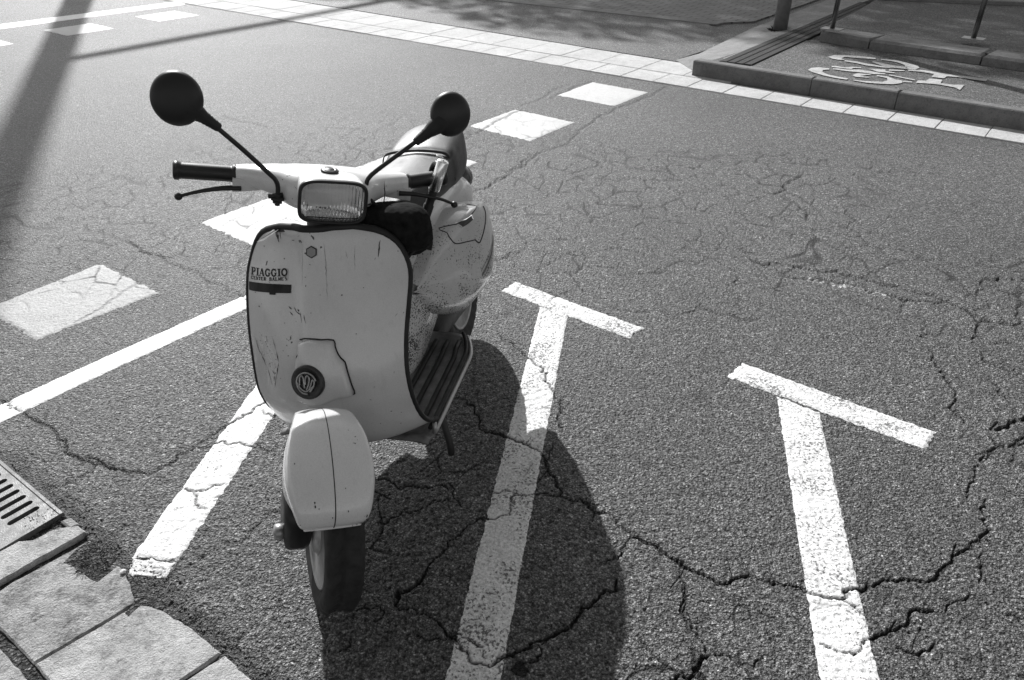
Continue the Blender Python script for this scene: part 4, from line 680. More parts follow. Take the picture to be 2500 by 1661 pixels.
# --- floor
fz=lambda x: .266 if x>-.78 else .266-(-.78-x)*.1
xs_=np.linspace(-.30,-.84,28); ys_=np.linspace(-1,1,25); FL=[]
for x in xs_:
    hw=.203 if x>-.70 else .203-.9*(-.70-x)**1.6*1.2; row=[]
    for v in ys_:
        tun=.045*np.exp(-(v*hw/.055)**4)*(1 if x<-.36 else 0.4); z=fz(x)+tun-.012*abs(v)**6+ (0.01 if x>-.33 else 0); row.append((x,YO+hw*v,z))
    FL.append(row)
FLOORM=plain('floor_paint',.16,.45,var=.3,dirt=.5)
floor=gridobj('floorboard',FL,FLOORM,scooter,thick=.008)
for s in (-1,1):
    for k,yy in enumerate((.085,.125,.165)):
        tube('rubber_strip',[(x,YO+s*(yy-.004*k*(x<-.7)),fz(x)+.004) for x in np.linspace(-.37,-.77,10)],.0075,RUB,scooter,8)
    pth=[(x,YO+s*((.203 if x>-.70 else .203-.9*(-.70-x)**1.6*1.2)+.002),fz(x)-.010) for x in np.linspace(-.355,-.83,24)]
    tube('floor_edge',[(-.36,YO+s*.205,.282)]+pth,.0062,plain('edge_alloy',.42,.35,metal=.5,dirt=.3),scooter,8)
    tube('floor_trim',[(p[0],p[1]-s*.012,p[2]+.012) for p in pth],.006,RUB,scooter,8)
# --- central body under the seat
BZ=[(.262,-.50,-.80,.070,2.2),(.30,-.515,-.86,.082,2.4),(.36,-.545,-.95,.10,2.5),(.43,-.575,-1.02,.12,2.6),(.50,-.592,-1.24,.138,2.8),(.57,-.60,-1.32,.146,2.6),(.62,-.605,-1.27,.148,2.5),(.66,-.612,-1.18,.144,2.5),(.69,-.63,-1.10,.130,2.5),(.71,-.66,-1.04,.10,2.5),(.72,-.76,-.95,.03,2.2)]
BR=cr([list(r) for r in BZ],5); body=[]
for z,xf,xr,hw,e in BR:
    c,s=sup(72,e); row=[]
    for a,b in zip(c,s):
        x=(xf+xr)/2+(xf-xr)/2*a; wide=hw*(1-.10*max(0,a)**3); row.append((x,YO+wide*b,z))
    body.append(row)
bodyo=gridobj('body_shell',body,PAINT_R,scooter,cv=True,cap1=True)
# --- side cowls
def cowl(s):
    CW=[(-.635,.095,.53,.095,.50,.09),(-.655,.118,.56,.122,.47,.105),(-.69,.135,.60,.150,.415,.12),(-.75,.166,.635,.185,.375,.14),(-.795,.200,.655,.206,.350,.15),(-.85,.216,.662,.222,.330,.16),(-.93,.210,.645,.228,.322,.165),(-1.02,.196,.615,.215,.325,.16),(-1.11,.172,.580,.192,.345,.15),(-1.20,.138,.54,.155,.375,.13),(-1.27,.10,.50,.11,.42,.10)]
    C_=cr([list(r) for r in CW],5); R=[]
    for x,ys2,zt,ym,zb,yl in C_:
        pts=[(.085,zt+.004),(.6*ys2+.4*.085,zt+.003),(ys2-.002,zt),(ys2+(ym-ys2)*.4+.004,zt-(zt-zb)*.08),(ys2+(ym-ys2)*.75,zt-(zt-zb)*.22),(ym,zt-(zt-zb)*.45),(ym-.010,zb+(zt-zb)*.28),(yl+.012,zb+(zt-zb)*.09),(yl-.03,zb),(.07,zb+.005)]
        A_1=cr(pts[:3],4); B_1=cr(pts[2:],4); R.append([(x,s*q[0],q[1]) for q in list(A_1[:-1])+list(B_1)])
    return gridobj('side_cowl',R,PAINT_R,scooter),np.array(R)
cw,CR_=cowl(1); cowl(-1)
nu_,nv_=CR_.shape[:2]
bvhC=BVHTree.FromPolygons([tuple(p) for p in CR_.reshape(-1,3)],[(i*nv_+j,i*nv_+j+1,(i+1)*nv_+j+1,(i+1)*nv_+j) for i in range(nu_-1) for j in range(nv_-1)])
def onC(x,z,off=.0008):
    h=bvhC.ray_cast(Vector((x,1,z)),Vector((0,-1,0)))
    if h[0]: q=h[0]+Vector((0,1,0))*off; return tuple(q)
    return None
def onC_line(pts,off=.0004,sm=6):
    Q=[onC(a,b,off) for a,b in cr([(a,b) for a,b in pts],sm)]; return [q for q in Q if q]
# access panel gap and stripes
tube('panel_gap',onC_line([(-.90,.655),(-.84,.655),(-.765,.645),(-.745,.625),(-.752,.600),(-.79,.588),(-.825,.578)]),.0016,LINE,cw,6)
tube('panel_gap',onC_line([(-.826,.578),(-.845,.560),(-.87,.566),(-.925,.592),(-.96,.625)]),.0020,LINE,cw,6)
for w0,a,b in ((.0055,(-.845,.455),(-1.03,.500)),(.0015,(-.840,.473),(-1.03,.515)),(.0012,(-.850,.440),(-1.03,.487))):
    bm=bmesh.new(); n_=18; pr=None
    for k in range(n_+1):
        t=k/n_; x=a[0]+(b[0]-a[0])*t; z=a[1]+(b[1]-a[1])*t+.006*sin(pi*t); p=onC(x,z+w0,.0012); q=onC(x,z-w0,.0012)
        if p and q:
            cur=(bm.verts.new(p),bm.verts.new(q)); 
            if pr: bm.faces.new((pr[0],cur[0],cur[1],pr[1]))
            pr=cur
    bmobj('stripe',bm,GREYST,cw)
bm=bmesh.new()
bx=[(-.778,.650),(-.80,.653),(-.826,.655),(-.826,.642),(-.80,.639),(-.778,.636)]
vs1=[onC(a,b,.001) for a,b in bx]; 
if all(vs1):
    ctr=np.mean(vs1,axis=0); lo=[bm.verts.new(p) for p in vs1]; hi=[bm.verts.new(tuple(np.array(p)*.94+ctr*.06+np.array([.003,.004,0]))) for p in vs1]
    for i in range(6): bm.faces.new((lo[i],lo[(i+1)%6],hi[(i+1)%6],hi[i]))
    bm.faces.new(hi)
cb=bmobj('cowl_badge',bm,CHR,cw)
if all(vs1):
    bm=bmesh.new(); bm.faces.new([bm.verts.new(tuple(np.array(p)*.82+ctr*.18+np.array([.0036,.0048,0]))) for p in vs1]); bmobj('badge_face',bm,plain('badge_dark',.05,.4),cb)
# --- seat
SE=[(-.555,.045,.752,.010),(-.575,.062,.765,.03),(-.62,.074,.775,.05),(-.70,.088,.780,.07),(-.80,.098,.783,.085),(-.90,.104,.785,.095),(-.955,.104,.786,.10),(-.975,.106,.790,.105),(-1.0,.106,.800,.12),(-1.07,.103,.810,.14),(-1.14,.098,.812,.15),(-1.20,.088,.806,.15),(-1.235,.070,.792,.13),(-1.252,.035,.765,.08)]
SR=cr([list(r) for r in SE],5); seat=[]
for x,hw,zt,h in SR:
    yc=.012+.02*min(1,max(0,(-x-.6)/.3))-.012*min(1,max(0,(-x-1.0)/.2)); hw=max(.004,hw); h=max(.004,h); pts=[(-hw*.86,zt-h),(-hw*.99,zt-h*.75),(-hw,zt-h*.45),(-hw*.93,zt-h*.14),(-hw*.62,zt-.004),(0,zt+.003),(hw*.62,zt-.004),(hw*.93,zt-h*.14),(hw,zt-h*.45),(hw*.99,zt-h*.75),(hw*.86,zt-h)]
    seat.append([(x,yc+a,b) for a,b in cr(pts,4)])
seato=gridobj('seat',seat,SEAT,scooter)
strap=[(-.965,.026+a,b) for a,b in cr([(-.110,.70),(-.109,.745),(-.096,.782),(-.06,.7935),(0,.797),(.06,.7935),(.096,.782),(.109,.745),(.110,.70)],5)]
SP=np.array([[(p[0]-.006,p[1],p[2]),(p[0]-.004,p[1],p[2]+.004),(p[0]+.006,p[1],p[2]+.003),(p[0]+.009,p[1],p[2]-.003)] for p in strap]); gridobj('strap',SP,RUB,seato)
tube('buckle',[(-.952,.118,.765),(-.940,.112,.782),(-.930,.100,.790)],.0035,CHR,seato,8)
# seat pan
gridobj('seat_pan',[[(x,.02+hw*v*.9,.705-.004*abs(v)) for v in np.linspace(-1,1,9)] for x,hw,_,_ in SE[1:-1]],BLK,scooter,thick=.02)
# tail: lamp and mudflap, dark
tube('tail_lamp',[(-1.27,.03,.595),(-1.33,.035,.585),(-1.35,.035,.58)],[.048,.046,.03],plain('lamp_red_dark',.06,.25),scooter,16)

# --- engine and rear wheel
def wheel(C,lat,name,xf,parent,r=.212,w_=.043):
    kq=r/.212
    prof=[(-.030,.132),(-w_*.75,.150),(-w_,.172),(-w_*.93,.192),(-w_*.66,.2055),(-.012,r-.001),(-.008,r-.006),(-.003,r-.006),(.0,r),(.012,r-.001),(w_*.66,.2055),(w_*.93,.192),(w_,.172),(w_*.75,.150),(.030,.132)]
    prof=[(d_,min(r_*kq,r)) for d_,r_ in prof]; Cc=np.array(C,float); R=[]
    for k in range(192):
        a=2*pi*k/192; u=np.array([cos(a),0,sin(a)]); R.append([Cc+u*(rr_-(.0055 if ((k+abs(i-7)*2)%6<2 and 2<i<12 and i not in(6,7,8)) else 0))+np.array([0,d,0]) for i,(d,rr_) in enumerate(prof)])
    hub=lathe([(-.060,.0),(-.060,.016),(-.048,.018),(-.046,.05),(-.030,.062),(.02,.062),(.04,.05),(.042,0)],28,Cc,(0,1,0),name,STEEL,parent,xf=xf)
    gridobj('tyre',np.array(R),RUBT,hub,cu=True,xf=xf)
    lathe([(-.034,.139),(-.037,.134),(-.033,.128),(-.020,.120),(-.012,.100),(-.014,.07),(-.02,.055),(.012,.055),(.010,.100),(.020,.120),(.033,.128),(.036,.134),(.032,.139)],48,Cc,(0,1,0),'rim',RIMM,hub,xf=xf)
    return hub
wheel((-1.18,.0,.222),0,'rear_wheel',None,scooter)
eng=[[(x,YO+.0+hw*c_,zc_+hz*s_) for c_,s_ in zip(*sup(20,3))] for x,hw,zc_,hz in ((-.80,.05,.26,.05),(-.86,.085,.28,.085),(-1.0,.10,.29,.10),(-1.12,.11,.28,.10),(-1.22,.10,.26,.08),(-1.26,.05,.25,.04))]
gridobj('engine',eng,DKM,scooter,cv=True,cap0=True,cap1=True)
tube('exhaust',cr([(-.84,-.06,.22),(-.95,-.10,.19),(-1.1,-.13,.19),(-1.3,-.14,.2)],4),.035,DKM,scooter,12)
# centre stand
for s in (-1,1):
    tube('stand_leg',cr([(-.62,YO+s*.075,.235),(-.595,YO+s*.12,.17),(-.555,YO+s*.158,.06),(-.55,YO+s*.16,.018)],4),.0105,DKM,scooter,10)
tube('stand_bar',[(-.60,-.115,.19),(-.60,.095,.19)],.009,DKM,scooter,8)
tube('brake_pedal',[(-.53,-.10,.30),(-.47,-.10,.315),(-.45,-.10,.31)],[.008,.012,.014],RUB,scooter,8)
# --- behind the shield
def blob(name,secs,mat,e=3.,parent=scooter,n=24,sub=4,noise_=0.):
    R=cr([list(s) for s in secs],sub); out=[]
    for x,yc,zc_,hy,hz in R:
        c,s=sup(n,e); out.append([(x+noise_*random.uniform(-1,1),yc+max(hy,.002)*a,zc_+max(hz,.002)*b) for a,b in zip(c,s)])
    return gridobj(name,out,mat,parent,cv=True,cap0=True,cap1=True)
BAG=plain('black_cloth',.013,1.,spec=.05,var=.5,bump=.012,bs=22)
blob('glove_box',[(-.375,-.02,.63,.11,.075),(-.40,-.02,.63,.12,.09),(-.46,-.02,.635,.12,.092),(-.49,-.02,.64,.11,.085),(-.50,-.02,.64,.09,.06)],plain('glove_box_black',.02,.5,var=.2),5)
blob('cable_boot',[(-.400,.130,.785,.05,.03),(-.415,.140,.782,.078,.050),(-.46,.140,.772,.090,.060),(-.52,.118,.745,.082,.070),(-.57,.095,.715,.068,.065),(-.60,.09,.70,.03,.03)],BAG,3.2,noise_=.002)
tube('steering_column',[(-.40,0,.86),(-.375,0,.80),(-.33,-.0,.70)],[.036,.034,.03],DKM,scooter,20)
kk=lathe([(0,.016),(.006,.018),(.010,.014),(.012,0)],20,(-.458,.068,.775),(.86,.1,.5),'ignition_lock',CHR,scooter,sx=1,sy=1.9)
lathe([(.010,.007),(.016,.006),(.017,0)],12,(-.458,.068,.775),(.86,.1,.5),'key_slot',LINE,kk)
blob('seat_latch',[(-.585,.055,.70,.02,.012),(-.60,.075,.69,.045,.02),(-.64,.09,.685,.05,.022),(-.66,.09,.685,.02,.01)],DKM)
tube('fuel_lever',cr([(-.60,.035,.665),(-.585,.05,.645),(-.585,.075,.632),(-.59,.095,.64)],4),.005,DKM,scooter,8)
for (a,b) in (((-.604,.06,.655),(-.603,.09,.64)),((-.604,.02,.66),(-.603,.05,.645))): tube('body_chip',[a,b],.0022,LINE,scooter,6)
for k,(y0,y1) in enumerate(((.02,.05),(-.02,.10),(.03,.14),(.06,.17),(.10,.19))):
    tube('cable',cr([(-.43,y0,.86),(-.47,y0+.02,.80),(-.46,y1,.74),(-.42,y1*.6,.66)],5),.0042,RUB,scooter,8)

# ================================================================ steered front
FW=(-.05,.0,.205)
fwheel=wheel(FW,0,'front_wheel',ST,scooter,r=.2)
# fork arm and pivot
fy=-.085
tube('fork_leg',cr([(-.125,-.070,.40),(-.115,-.080,.34),(-.10,-.082,.27),(-.085,-.082,.23)],4),[.022]*13,DKM,scooter,14,xf=ST)
gridobj('fork_link',[[(x,-.080+hw*c_,zc_+hz*s_) for c_,s_ in zip(*sup(20,4))] for x,hw,zc_,hz in ((-.01,.018,.225,.035),(-.02,.030,.23,.055),(-.05,.032,.24,.065),(-.09,.032,.25,.065),(-.12,.024,.25,.04))],BLK,scooter,cv=True,cap0=True,cap1=True,xf=ST)
tube('damper',[(-.10,-.070,.40),(-.06,-.078,.27)],.026,BLK,scooter,14,xf=ST)
lathe([(0,.018),(.014,.0185),(.022,.018),(.026,.008),(.027,0)],24,(-.045,-.105,.212),(0,-1,0),'pivot_cap',plain('cap_alloy',.30,.35,metal=.6,var=.2),scooter,xf=ST)
# front mudguard
FC=(.0,-.043)  # lateral centre
FP=[ # (x,z) along the crest, half width, side drop depth
 (.158,.412,.054,.006),(.166,.430,.066,.022),(.164,.455,.074,.055),(.148,.480,.081,.09),(.120,.506,.087,.115),(.083,.530,.087,.135),(.035,.550,.081,.15),(-.005,.556,.070,.155),(-.040,.550,.062,.155),(-.085,.520,.056,.15),(-.13,.475,.050,.13),(-.17,.42,.050,.11)]
FR=cr([list(p) for p in FP],5); fen=[]
axc=np.array([-.05,.25])
for i,(x,z,hw,dp) in enumerate(FR):
    nrm=np.array([x,z])-axc; nrm/=np.linalg.norm(nrm); row=[]
    for k in np.linspace(-1,1,37):
        a=abs(k)
        # half profile: nearly flat crown, tight shoulder, tall side wall
        if a<.62: yy=hw*.90*(a/.62); dd=.007*(a/.62)**3
        else:
            t=(a-.62)/.38; yy=hw*(.90+.10*sin(min(1,t*2.0)*pi/2))-.012*max(0,t-.4); dd=.007+dp*t**1.35
        flare=0.
        px=x-nrm[0]*dd; pz=z-nrm[1]*dd
        if k<0: flare=.005*np.exp(-(((px+.02)/.06)**2+((pz-.445)/.05)**2))*min(1,max(0,(a-.6)/.25))
        row.append((px,FC[1]+np.sign(k)*(yy+flare),pz))
    fen.append(row)
fender=gridobj('front_mudguard',fen,PAINT_F,scooter,xf=ST)
inn=np.array(fen); ctr_=np.array([axc[0],0,axc[1]])
for i in range(inn.shape[0]):
    d=inn[i]-np.array([axc[0],FC[1],axc[1]]); inn[i]-=d/np.linalg.norm(d,axis=1)[:,None]*.003
gridobj('mudguard_lining',inn,DKM,fender,xf=ST)
# rolled lip and crest seam
lip=[fen[0][j] for j in range(37)]; tube('lip',lip,.0028,PAINT_F,fender,8,xf=ST)
tube('seam',[(fen[i][18][0]+.0002,fen[i][18][1],fen[i][18][2]-.0004) for i in range(0,50)],.0011,LINE,fender,6,xf=ST)

bm=bmesh.new(); rd=random.Random(5); axc3=np.array([axc[0],FC[1],axc[1]])
def chip(i,j,r,el=1.6):
    p=np.array(fen[i][j]); q1=np.array(fen[min(i+1,len(fen)-1)][j])-p; q2=np.array(fen[i][j+1])-p; nn=np.cross(q1,q2); nn/=np.linalg.norm(nn); 
    if nn@(p-axc3)<0: nn=-nn
    q1/=np.linalg.norm(q1); q2/=np.linalg.norm(q2); fo=rd.random()
    P=[p+q1*(fo*.003)+(q1*cos(a)*el+q2*sin(a))*r*rd.uniform(.5,1.2)+nn*.0007 for a in np.linspace(0,2*pi,8,endpoint=False)]
    bm.faces.new([bm.verts.new(tuple(x)) for x in ST(P)])
for k in range(16): chip(rd.randrange(1,9),rd.randrange(27,33),rd.uniform(.0008,.0030),rd.uniform(1.,2.4))
for i,j,r in ((13,12,.0026),(14,12,.0018),(12,13,.0012),(10,22,.0013),(8,17,.0012),(17,21,.001),(24,8,.0012),(30,24,.0009),(6,6,.001),(20,30,.0012)): chip(i,j,r)
for k in range(26): chip(rd.randrange(1,45),rd.randrange(3,33),rd.uniform(.0003,.0008),1.2)
bm2=bpy.data.meshes.new('s'); fender.data.materials.append(SCR)
for f in bm.faces: f.material_index=1
b2=bmesh.new(); b2.from_mesh(fender.data); bm.to_mesh(bm2); b2.from_mesh(bm2); b2.to_mesh(fender.data); b2.free(); bm.free(); bpy.data.meshes.remove(bm2)

# --- handlebar housing
HB=[(-.198,-.470,.887,.018,.018),(-.190,-.470,.887,.022,.021),(-.17,-.468,.888,.026,.023),(-.14,-.462,.888,.034,.026),(-.11,-.450,.887,.048,.032),(-.088,-.436,.885,.062,.038),(-.06,-.428,.884,.070,.043),(0,-.426,.884,.072,.045),(.06,-.428,.884,.070,.043),(.088,-.436,.885,.062,.038),(.11,-.450,.887,.048,.032),(.14,-.462,.889,.034,.026),(.17,-.468,.891,.026,.023),(.190,-.470,.892,.022,.021),(.198,-.470,.892,.018,.018)]
HR=cr([list(r) for r in HB],5); hous=[]
for y,cx,cz,rx,rz in HR:
    c,s=sup(40,2.5); hous.append([(cx+rx*a,y,cz+rz*b) for a,b in zip(c,s)])
housing=gridobj('handlebar_housing',hous,PAINT_F,scooter,cv=True,cap0=True,cap1=True,xf=ST)
NC=[(-.43,.070,.040),(-.40,.072,.044),(-.37,.073,.047),(-.350,.0735,.0485),(-.342,.073,.048)]
gridobj('lamp_nacelle',[[(x,hy*a,.884+hz*b+( .002)) for a,b in zip(*sup(56,4.5))] for x,hy,hz in NC],PAINT_F,housing,cv=True,cap0=True,xf=ST)
RG=[]
for x,k in ((-.343,1.01),(-.336,1.02),(-.331,1.0),(-.330,.94),(-.334,.925),(-.341,.91)):
    RG.append([(x,.0735*k*a,.886+.0485*(k-(1-k)*.3)*b) for a,b in zip(*sup(56,4.5))])
bez=gridobj('headlight_bezel',RG,BLK,scooter,cv=True,xf=ST)
# reflector bowl, bulb and ribbed glass
RF=[]
for x,k in ((-.342,.90),(-.352,.84),(-.365,.68),(-.375,.45),(-.380,.2),(-.381,.02)): RF.append([(x,.0735*min(1,k*1.02)*a,.886+.0485*k*b) for a,b in zip(*sup(48,4.5 if k>.6 else 2.6))])
headlight=gridobj('headlight',RF,plain('reflector',.9,.12,metal=1.,var=.1,vs_=30),scooter,cv=True,cap1=True,xf=ST)
lathe([(0,.008),(.018,.009),(.024,.005),(.025,0)],14,(-.380,0,.886),(1,0,0),'bulb',plain('bulb_glass',.5,.1),headlight,xf=ST)
m,t,p=mk('lens_glass'); n=N(t); n.v=n.obj
p.inputs['Transmission Weight'].default_value=.9; p.inputs['Roughness'].default_value=.05; p.inputs['IOR'].default_value=1.35; p.inputs['Base Color'].default_value=(.6,.6,.6,1)
wv=t.nodes.new('ShaderNodeTexWave'); wv.inputs['Scale'].default_value=42; wv.bands_direction='Y'; wv.inputs['Distortion'].default_value=0
at=t.nodes.new('ShaderNodeAttribute'); at.attribute_name='lensco'; t.links.new(at.outputs['Vector'],wv.inputs['Vector'])
n.bump(p,wv.outputs['Fac'],.0016,.8); n.grey(p,n.rng(n.noise(14,5,.7),.35,.7,.98,.62)); GLASS=m
LG=[]
for k in (1.,.85,.6,.35,.1): LG.append([(-.337+.006*(1-k**2),.0735*.93*k*a,.886+.0485*.925*k*b) for a,b in zip(*sup(48,4.5))])
lens=gridobj('lens',LG,GLASS,headlight,cv=True,cap1=True,xf=ST)
me=lens.data; co=np.zeros(len(me.vertices)*3); me.vertices.foreach_get('co',co); co=co.reshape(-1,3); loc=ST(co,-STEER)
atb=me.attributes.new('lensco','FLOAT_VECTOR','POINT'); atb.data.foreach_set('vector',loc.ravel().astype(np.float32))
tube('lower_lens_bar',[(-.3335,-.055,.852),(-.3325,0,.851),(-.3335,.055,.852)],.0012,LINE,headlight,6,xf=ST)
capm=lathe([(-.006,.0195),(.003,.0195),(.005,.017),(.0045,.011),(.006,.010),(.006,0)],28,(-.405,.0,.931),(.05,0,1),'lid_badge',BLK,housing,xf=ST)
lathe([(.0052,.0145),(.0066,.0125),(.0052,.0105)],28,(-.405,.0,.931),(.05,0,1),'badge_ring',STEEL,capm,xf=ST)
tube('housing_seam',[(-.402,.1275,.868),(-.4,.127,.89),(-.42,.1265,.911)],.0012,LINE,housing,6,xf=ST)
# lever brackets
for s in (-1,1):
    gridobj('lever_bracket',[[(x,s*yy,z) for x,yy,z in ((-.452,.130,zz),(-.445,.165,zz-.002),(-.440,.200,zz-.004),(-.470,.198,zz),(-.480,.14,zz))] for zz in (.890,.872,.862)],PAINT_F,housing,cv=True,cap0=True,cap1=True,xf=ST,smooth=False)
# grips
for s in (-1,1):
    zc_=.888 if s<0 else .893
    prof=[(.0,.0215),(.004,.0215),(.007,.0185)]
    for k in range(22 if s<0 else 17): prof+= [(.010+k*.0047,.0172),(.0122+k*.0047,.0180)]
    e0=.114 if s<0 else .090; prof+=[(e0,.0185),(e0+.002,.0205),(e0+.010,.0205),(e0+.013,.016),(e0+.0135,0)]
    lathe(prof,22,(-.470,s*.192,zc_),(-.03 if s<0 else -.10,s,.0 if s<0 else .16),'grip',BLK,scooter,xf=ST)
# levers
LV=[(-.445,-.183,.866),(-.440,-.214,.866),(-.437,-.245,.862),(-.438,-.275,.854),(-.441,-.305,.843)]
def lever(pts,ball):
    Q=cr([list(p) for p in pts],5); rr_=np.interp(np.linspace(0,1,len(Q)),[0,.15,.8,1],[.0085,.0075,.0048,.0045])
    T=tubeP(Q,rr_,12); T[:,:,2]=Q[:,None,2]+(T[:,:,2]-Q[:,None,2])*.75
    o=gridobj('lever',T,BLK,scooter,cv=True,cap0=True,cap1=True,xf=ST)
    B_=np.array(ball); lathe([(-.0085,.0),(-.0075,.004),(-.0045,.0072),(0,.0085),(.0045,.0072),(.0075,.004),(.0085,0)],14,B_,(0,1,0),'lever_ball',BLK,o,xf=ST)
lever(LV,(-.441,-.309,.841)); lever([(-.445,.172,.874),(-.440,.205,.876),(-.437,.240,.873),(-.438,.275,.867),(-.440,.305,.857)],(-.440,.312,.854))
# mirrors
def mirror(stem,bootend,dc,r,tilt):
    o=lathe([(-.013,.0),(-.013,r*.93),(-.010,r*.985),(-.004,r*1.0),(.002,r*.985),(.008,r*.90),(.013,r*.74),(.017,r*.5),(.0195,r*.22),(.020,0)],40,dc,tilt,'mirror',BLK,scooter,xf=ST,up=np.array(dc)-np.array(bootend),sx=1.07)
    lathe([(-.0142,.0),(-.0142,r*.9),(-.0132,r*.91)],32,dc,tilt,'mirror_glass',CHR,o,xf=ST)
    tube('mirror_stem',cr([list(p) for p in stem],5),.0052,BLK,o,10,xf=ST)
    a=np.array(stem[-1]); b=np.array(dc); d=(b-a)/np.linalg.norm(b-a); L=np.linalg.norm(b-a)
    prof=[(-.022,.0075)]
    for k in range(5): prof+=[(-.020+k*.006,.0088+k*.0006),(-.0165+k*.006,.0100+k*.0007)]
    prof+=[(.012,.0125),(.024,.016),(L-r*.55,.024),(L-r*.2,.014),(L-r*.1,.0)]
    lathe(prof,18,a,d,'rubber_boot',RUB,o,xf=ST)
    n0=stem[0]
    lathe([(-.014,.0),(-.014,.006),(-.008,.006),(-.008,.011),(-.003,.011),(-.003,.006),(.000,.006),(.000,.016),(.004,.016),(.004,.0075),(.012,.0075),(.013,0)],6,n0,(0,0,1),'clamp_nut',DKM,o,xf=ST)
mirror([(-.385,-.111,.868),(-.385,-.111,.896),(-.385,-.117,.912),(-.385,-.130,.925),(-.385,-.185,.975),(-.385,-.246,1.026)],(-.385,-.25,1.03),(-.385,-.306,1.066),.049,(1,-.12,.22))
mirror([(-.385,.078,.868),(-.385,.079,.915),(-.385,.084,.930),(-.385,.100,.948),(-.385,.150,.993),(-.385,.194,1.032)],(-.385,.2,1.037),(-.385,.251,1.087),.0455,(1,-.05,.22))
tube('mirror_bracket',[(-.39,-.100,.876),(-.385,-.130,.874)],.006,DKM,housing,8,xf=ST)

# ---------------------------------------------------------------- the anti-theft lock bar, a thing of its own
MW=np.array(scooter.matrix_world)
def W(p): return (MW[:3,:3]@np.array(p,float).T).T+MW[:3,3]
top=ST((-.440,.268,.962))[0]; bot=np.array([-.565,.150,.700])
dvv=(bot-top); L=np.linalg.norm(dvv); dvv/=L
def WX(v): v=np.atleast_2d(v); return (MW[:3,:3]@v.T).T+MW[:3,3]
w0=WX(bot)[0]; lock=tag(empty('lock_bar',tuple(w0)),'chrome and black anti-theft lock bar running from the right-hand grip to the seat','lock')
def WL(v): return WX(v)-w0
LM=plain('lock_black',.012,.45,spec=.3)
cyl=lathe([(0,0),(0,.0125),(.002,.0140),(.075,.0140),(.077,.012),(.078,0)],28,top,dvv,'lock_cylinder',plain('lock_chrome',.85,.2,metal=1.,var=.15),lock,xf=WL)
lathe([(-.0006,0),(-.0006,.0085),(-.0004,.0088)],20,top,dvv,'keyway_ring',CHR,cyl,xf=WL); lathe([(-.0012,0),(-.0012,.0022),(-.0002,.0023)],10,top,dvv,'keyhole',LINE,cyl,xf=WL)
lathe([(.077,.010),(.10,.0102),(L*.55,.0105),(L*.56,.0125),(L-.01,.0125),(L,.011)],20,top,dvv,'bar',LM,lock,xf=WL)
tube('hook',cr([list(top+dvv*.03),list(ST((-.47,.262,.945))[0]),list(ST((-.50,.262,.915))[0]),list(ST((-.48,.262,.875))[0]),list(top+dvv*.095)],5),.0075,LM,lock,12,xf=WL)
tube('foot',cr([list(bot-dvv*.02),list(bot+np.array([-.000,.000,-.006])),list(bot+np.array([-.006,.016,-.020])),list(bot+np.array([-.010,.030,-.026]))],5),.0125,LM,lock,14,xf=WL)

# ---------------------------------------------------------------- street lamp beyond the frame (its shadow falls across the road), posts, trees
def post(name,label,base,h_,r,cat,plate=True,lean=(0,0)):
    e=tag(empty(name,base),label,cat,'slim steel posts on the divider kerb')
    tube('tube',[(0,0,0),(lean[0]*h_/2,lean[1]*h_/2,h_/2),(lean[0]*h_,lean[1]*h_,h_)],r,plain('stainless',.30,.25,metal=1.,var=.15,vs_=8),e,20)
    lathe([(h_,r*1.1),(h_+.01,r*1.1),(h_+.022,r*.6),(h_+.026,0)],20,(lean[0]*h_,lean[1]*h_,0),(0,0,1),'cap',STEEL,e)
    bm=bmesh.new(); a_=.085; R=Matrix.Rotation(-.69,3,'Z'); prism(bm,[tuple((R@Vector(q))[:2]) for q in ((-a_,-a_*.7,0),(a_,-a_*.7,0),(a_,a_*.7,0),(-a_,a_*.7,0))],0,.010,.002); bmobj('base_plate',bm,STEEL,e)
    return e
post('steel_post','thin shiny steel post near the end of the divider kerb by the dark strip',(2.84,7.187,.236),1.05,.021,'post')
post('steel_post','thin shiny steel post on the divider kerb at the far right',(3.871,6.753,.236),1.05,.021,'post')
e=tag(empty('street_pole',(2.61,7.89,.075)),'thick grey metal pole on the ramp paving with weeds at its foot','pole')
tube('column',[(0,0,-.05),(0,0,.5),(0,0,3.2)],[.068,.064,.055],plain('galvanised',.17,.5,metal=.3,var=.15,vs_=20),e,28)
WEED=plain('weed',.03,.8,var=.5,vs_=80)
def tuft(name,C,n_,r,hh,parent=None,mat=None,seed=0):
    rd=random.Random(seed); bm=bmesh.new()
    for i in range(n_):
        a=rd.random()*2*pi; q=r*rd.random()**.6; b=Vector((q*cos(a),q*sin(a),0)); d=Vector((cos(a)*rd.uniform(.1,.9),sin(a)*rd.uniform(.1,.9),rd.uniform(.4,1.2))).normalized()*hh*rd.uniform(.4,1.1); sde=Vector((-d.y,d.x,0)).normalized()*hh*.07
        m1=b+d*.55+Vector((0,0,-.0)); tip=b+d+Vector((cos(a),sin(a),-.6))*hh*.3
        v=[bm.verts.new(tuple(x)) for x in (b-sde,b+sde,m1+sde*.8,tip,m1-sde*.8)]; bm.faces.new(v)
    o=bmobj(name,bm,mat or WEED,parent); 
    if C is not None: o.location=C
    return o
tag(tuft('weeds',(2.64,7.87,.08),260,.11,.07,None,seed=3),'dark weeds growing round the foot of the thick grey pole','weeds',kind=None)
tag(tuft('weeds',(D['weed1'][0]-.005,D['weed1'][1],.0035),170,.05,.011,None,seed=4),'low weeds and dirt in the hollow where the slabs meet the road','weeds')
tag(tuft('weeds',(D['weed2'][0],D['weed2'][1]+.03,.003),150,.04,.010,None,plain('dry_leaf',.03,.8,var=.6,vs_=90),seed=5),'dry plant litter lying over the slots of the drain grate','litter')
ve=empty('dry_grass',(-.765,1.16,0)); 
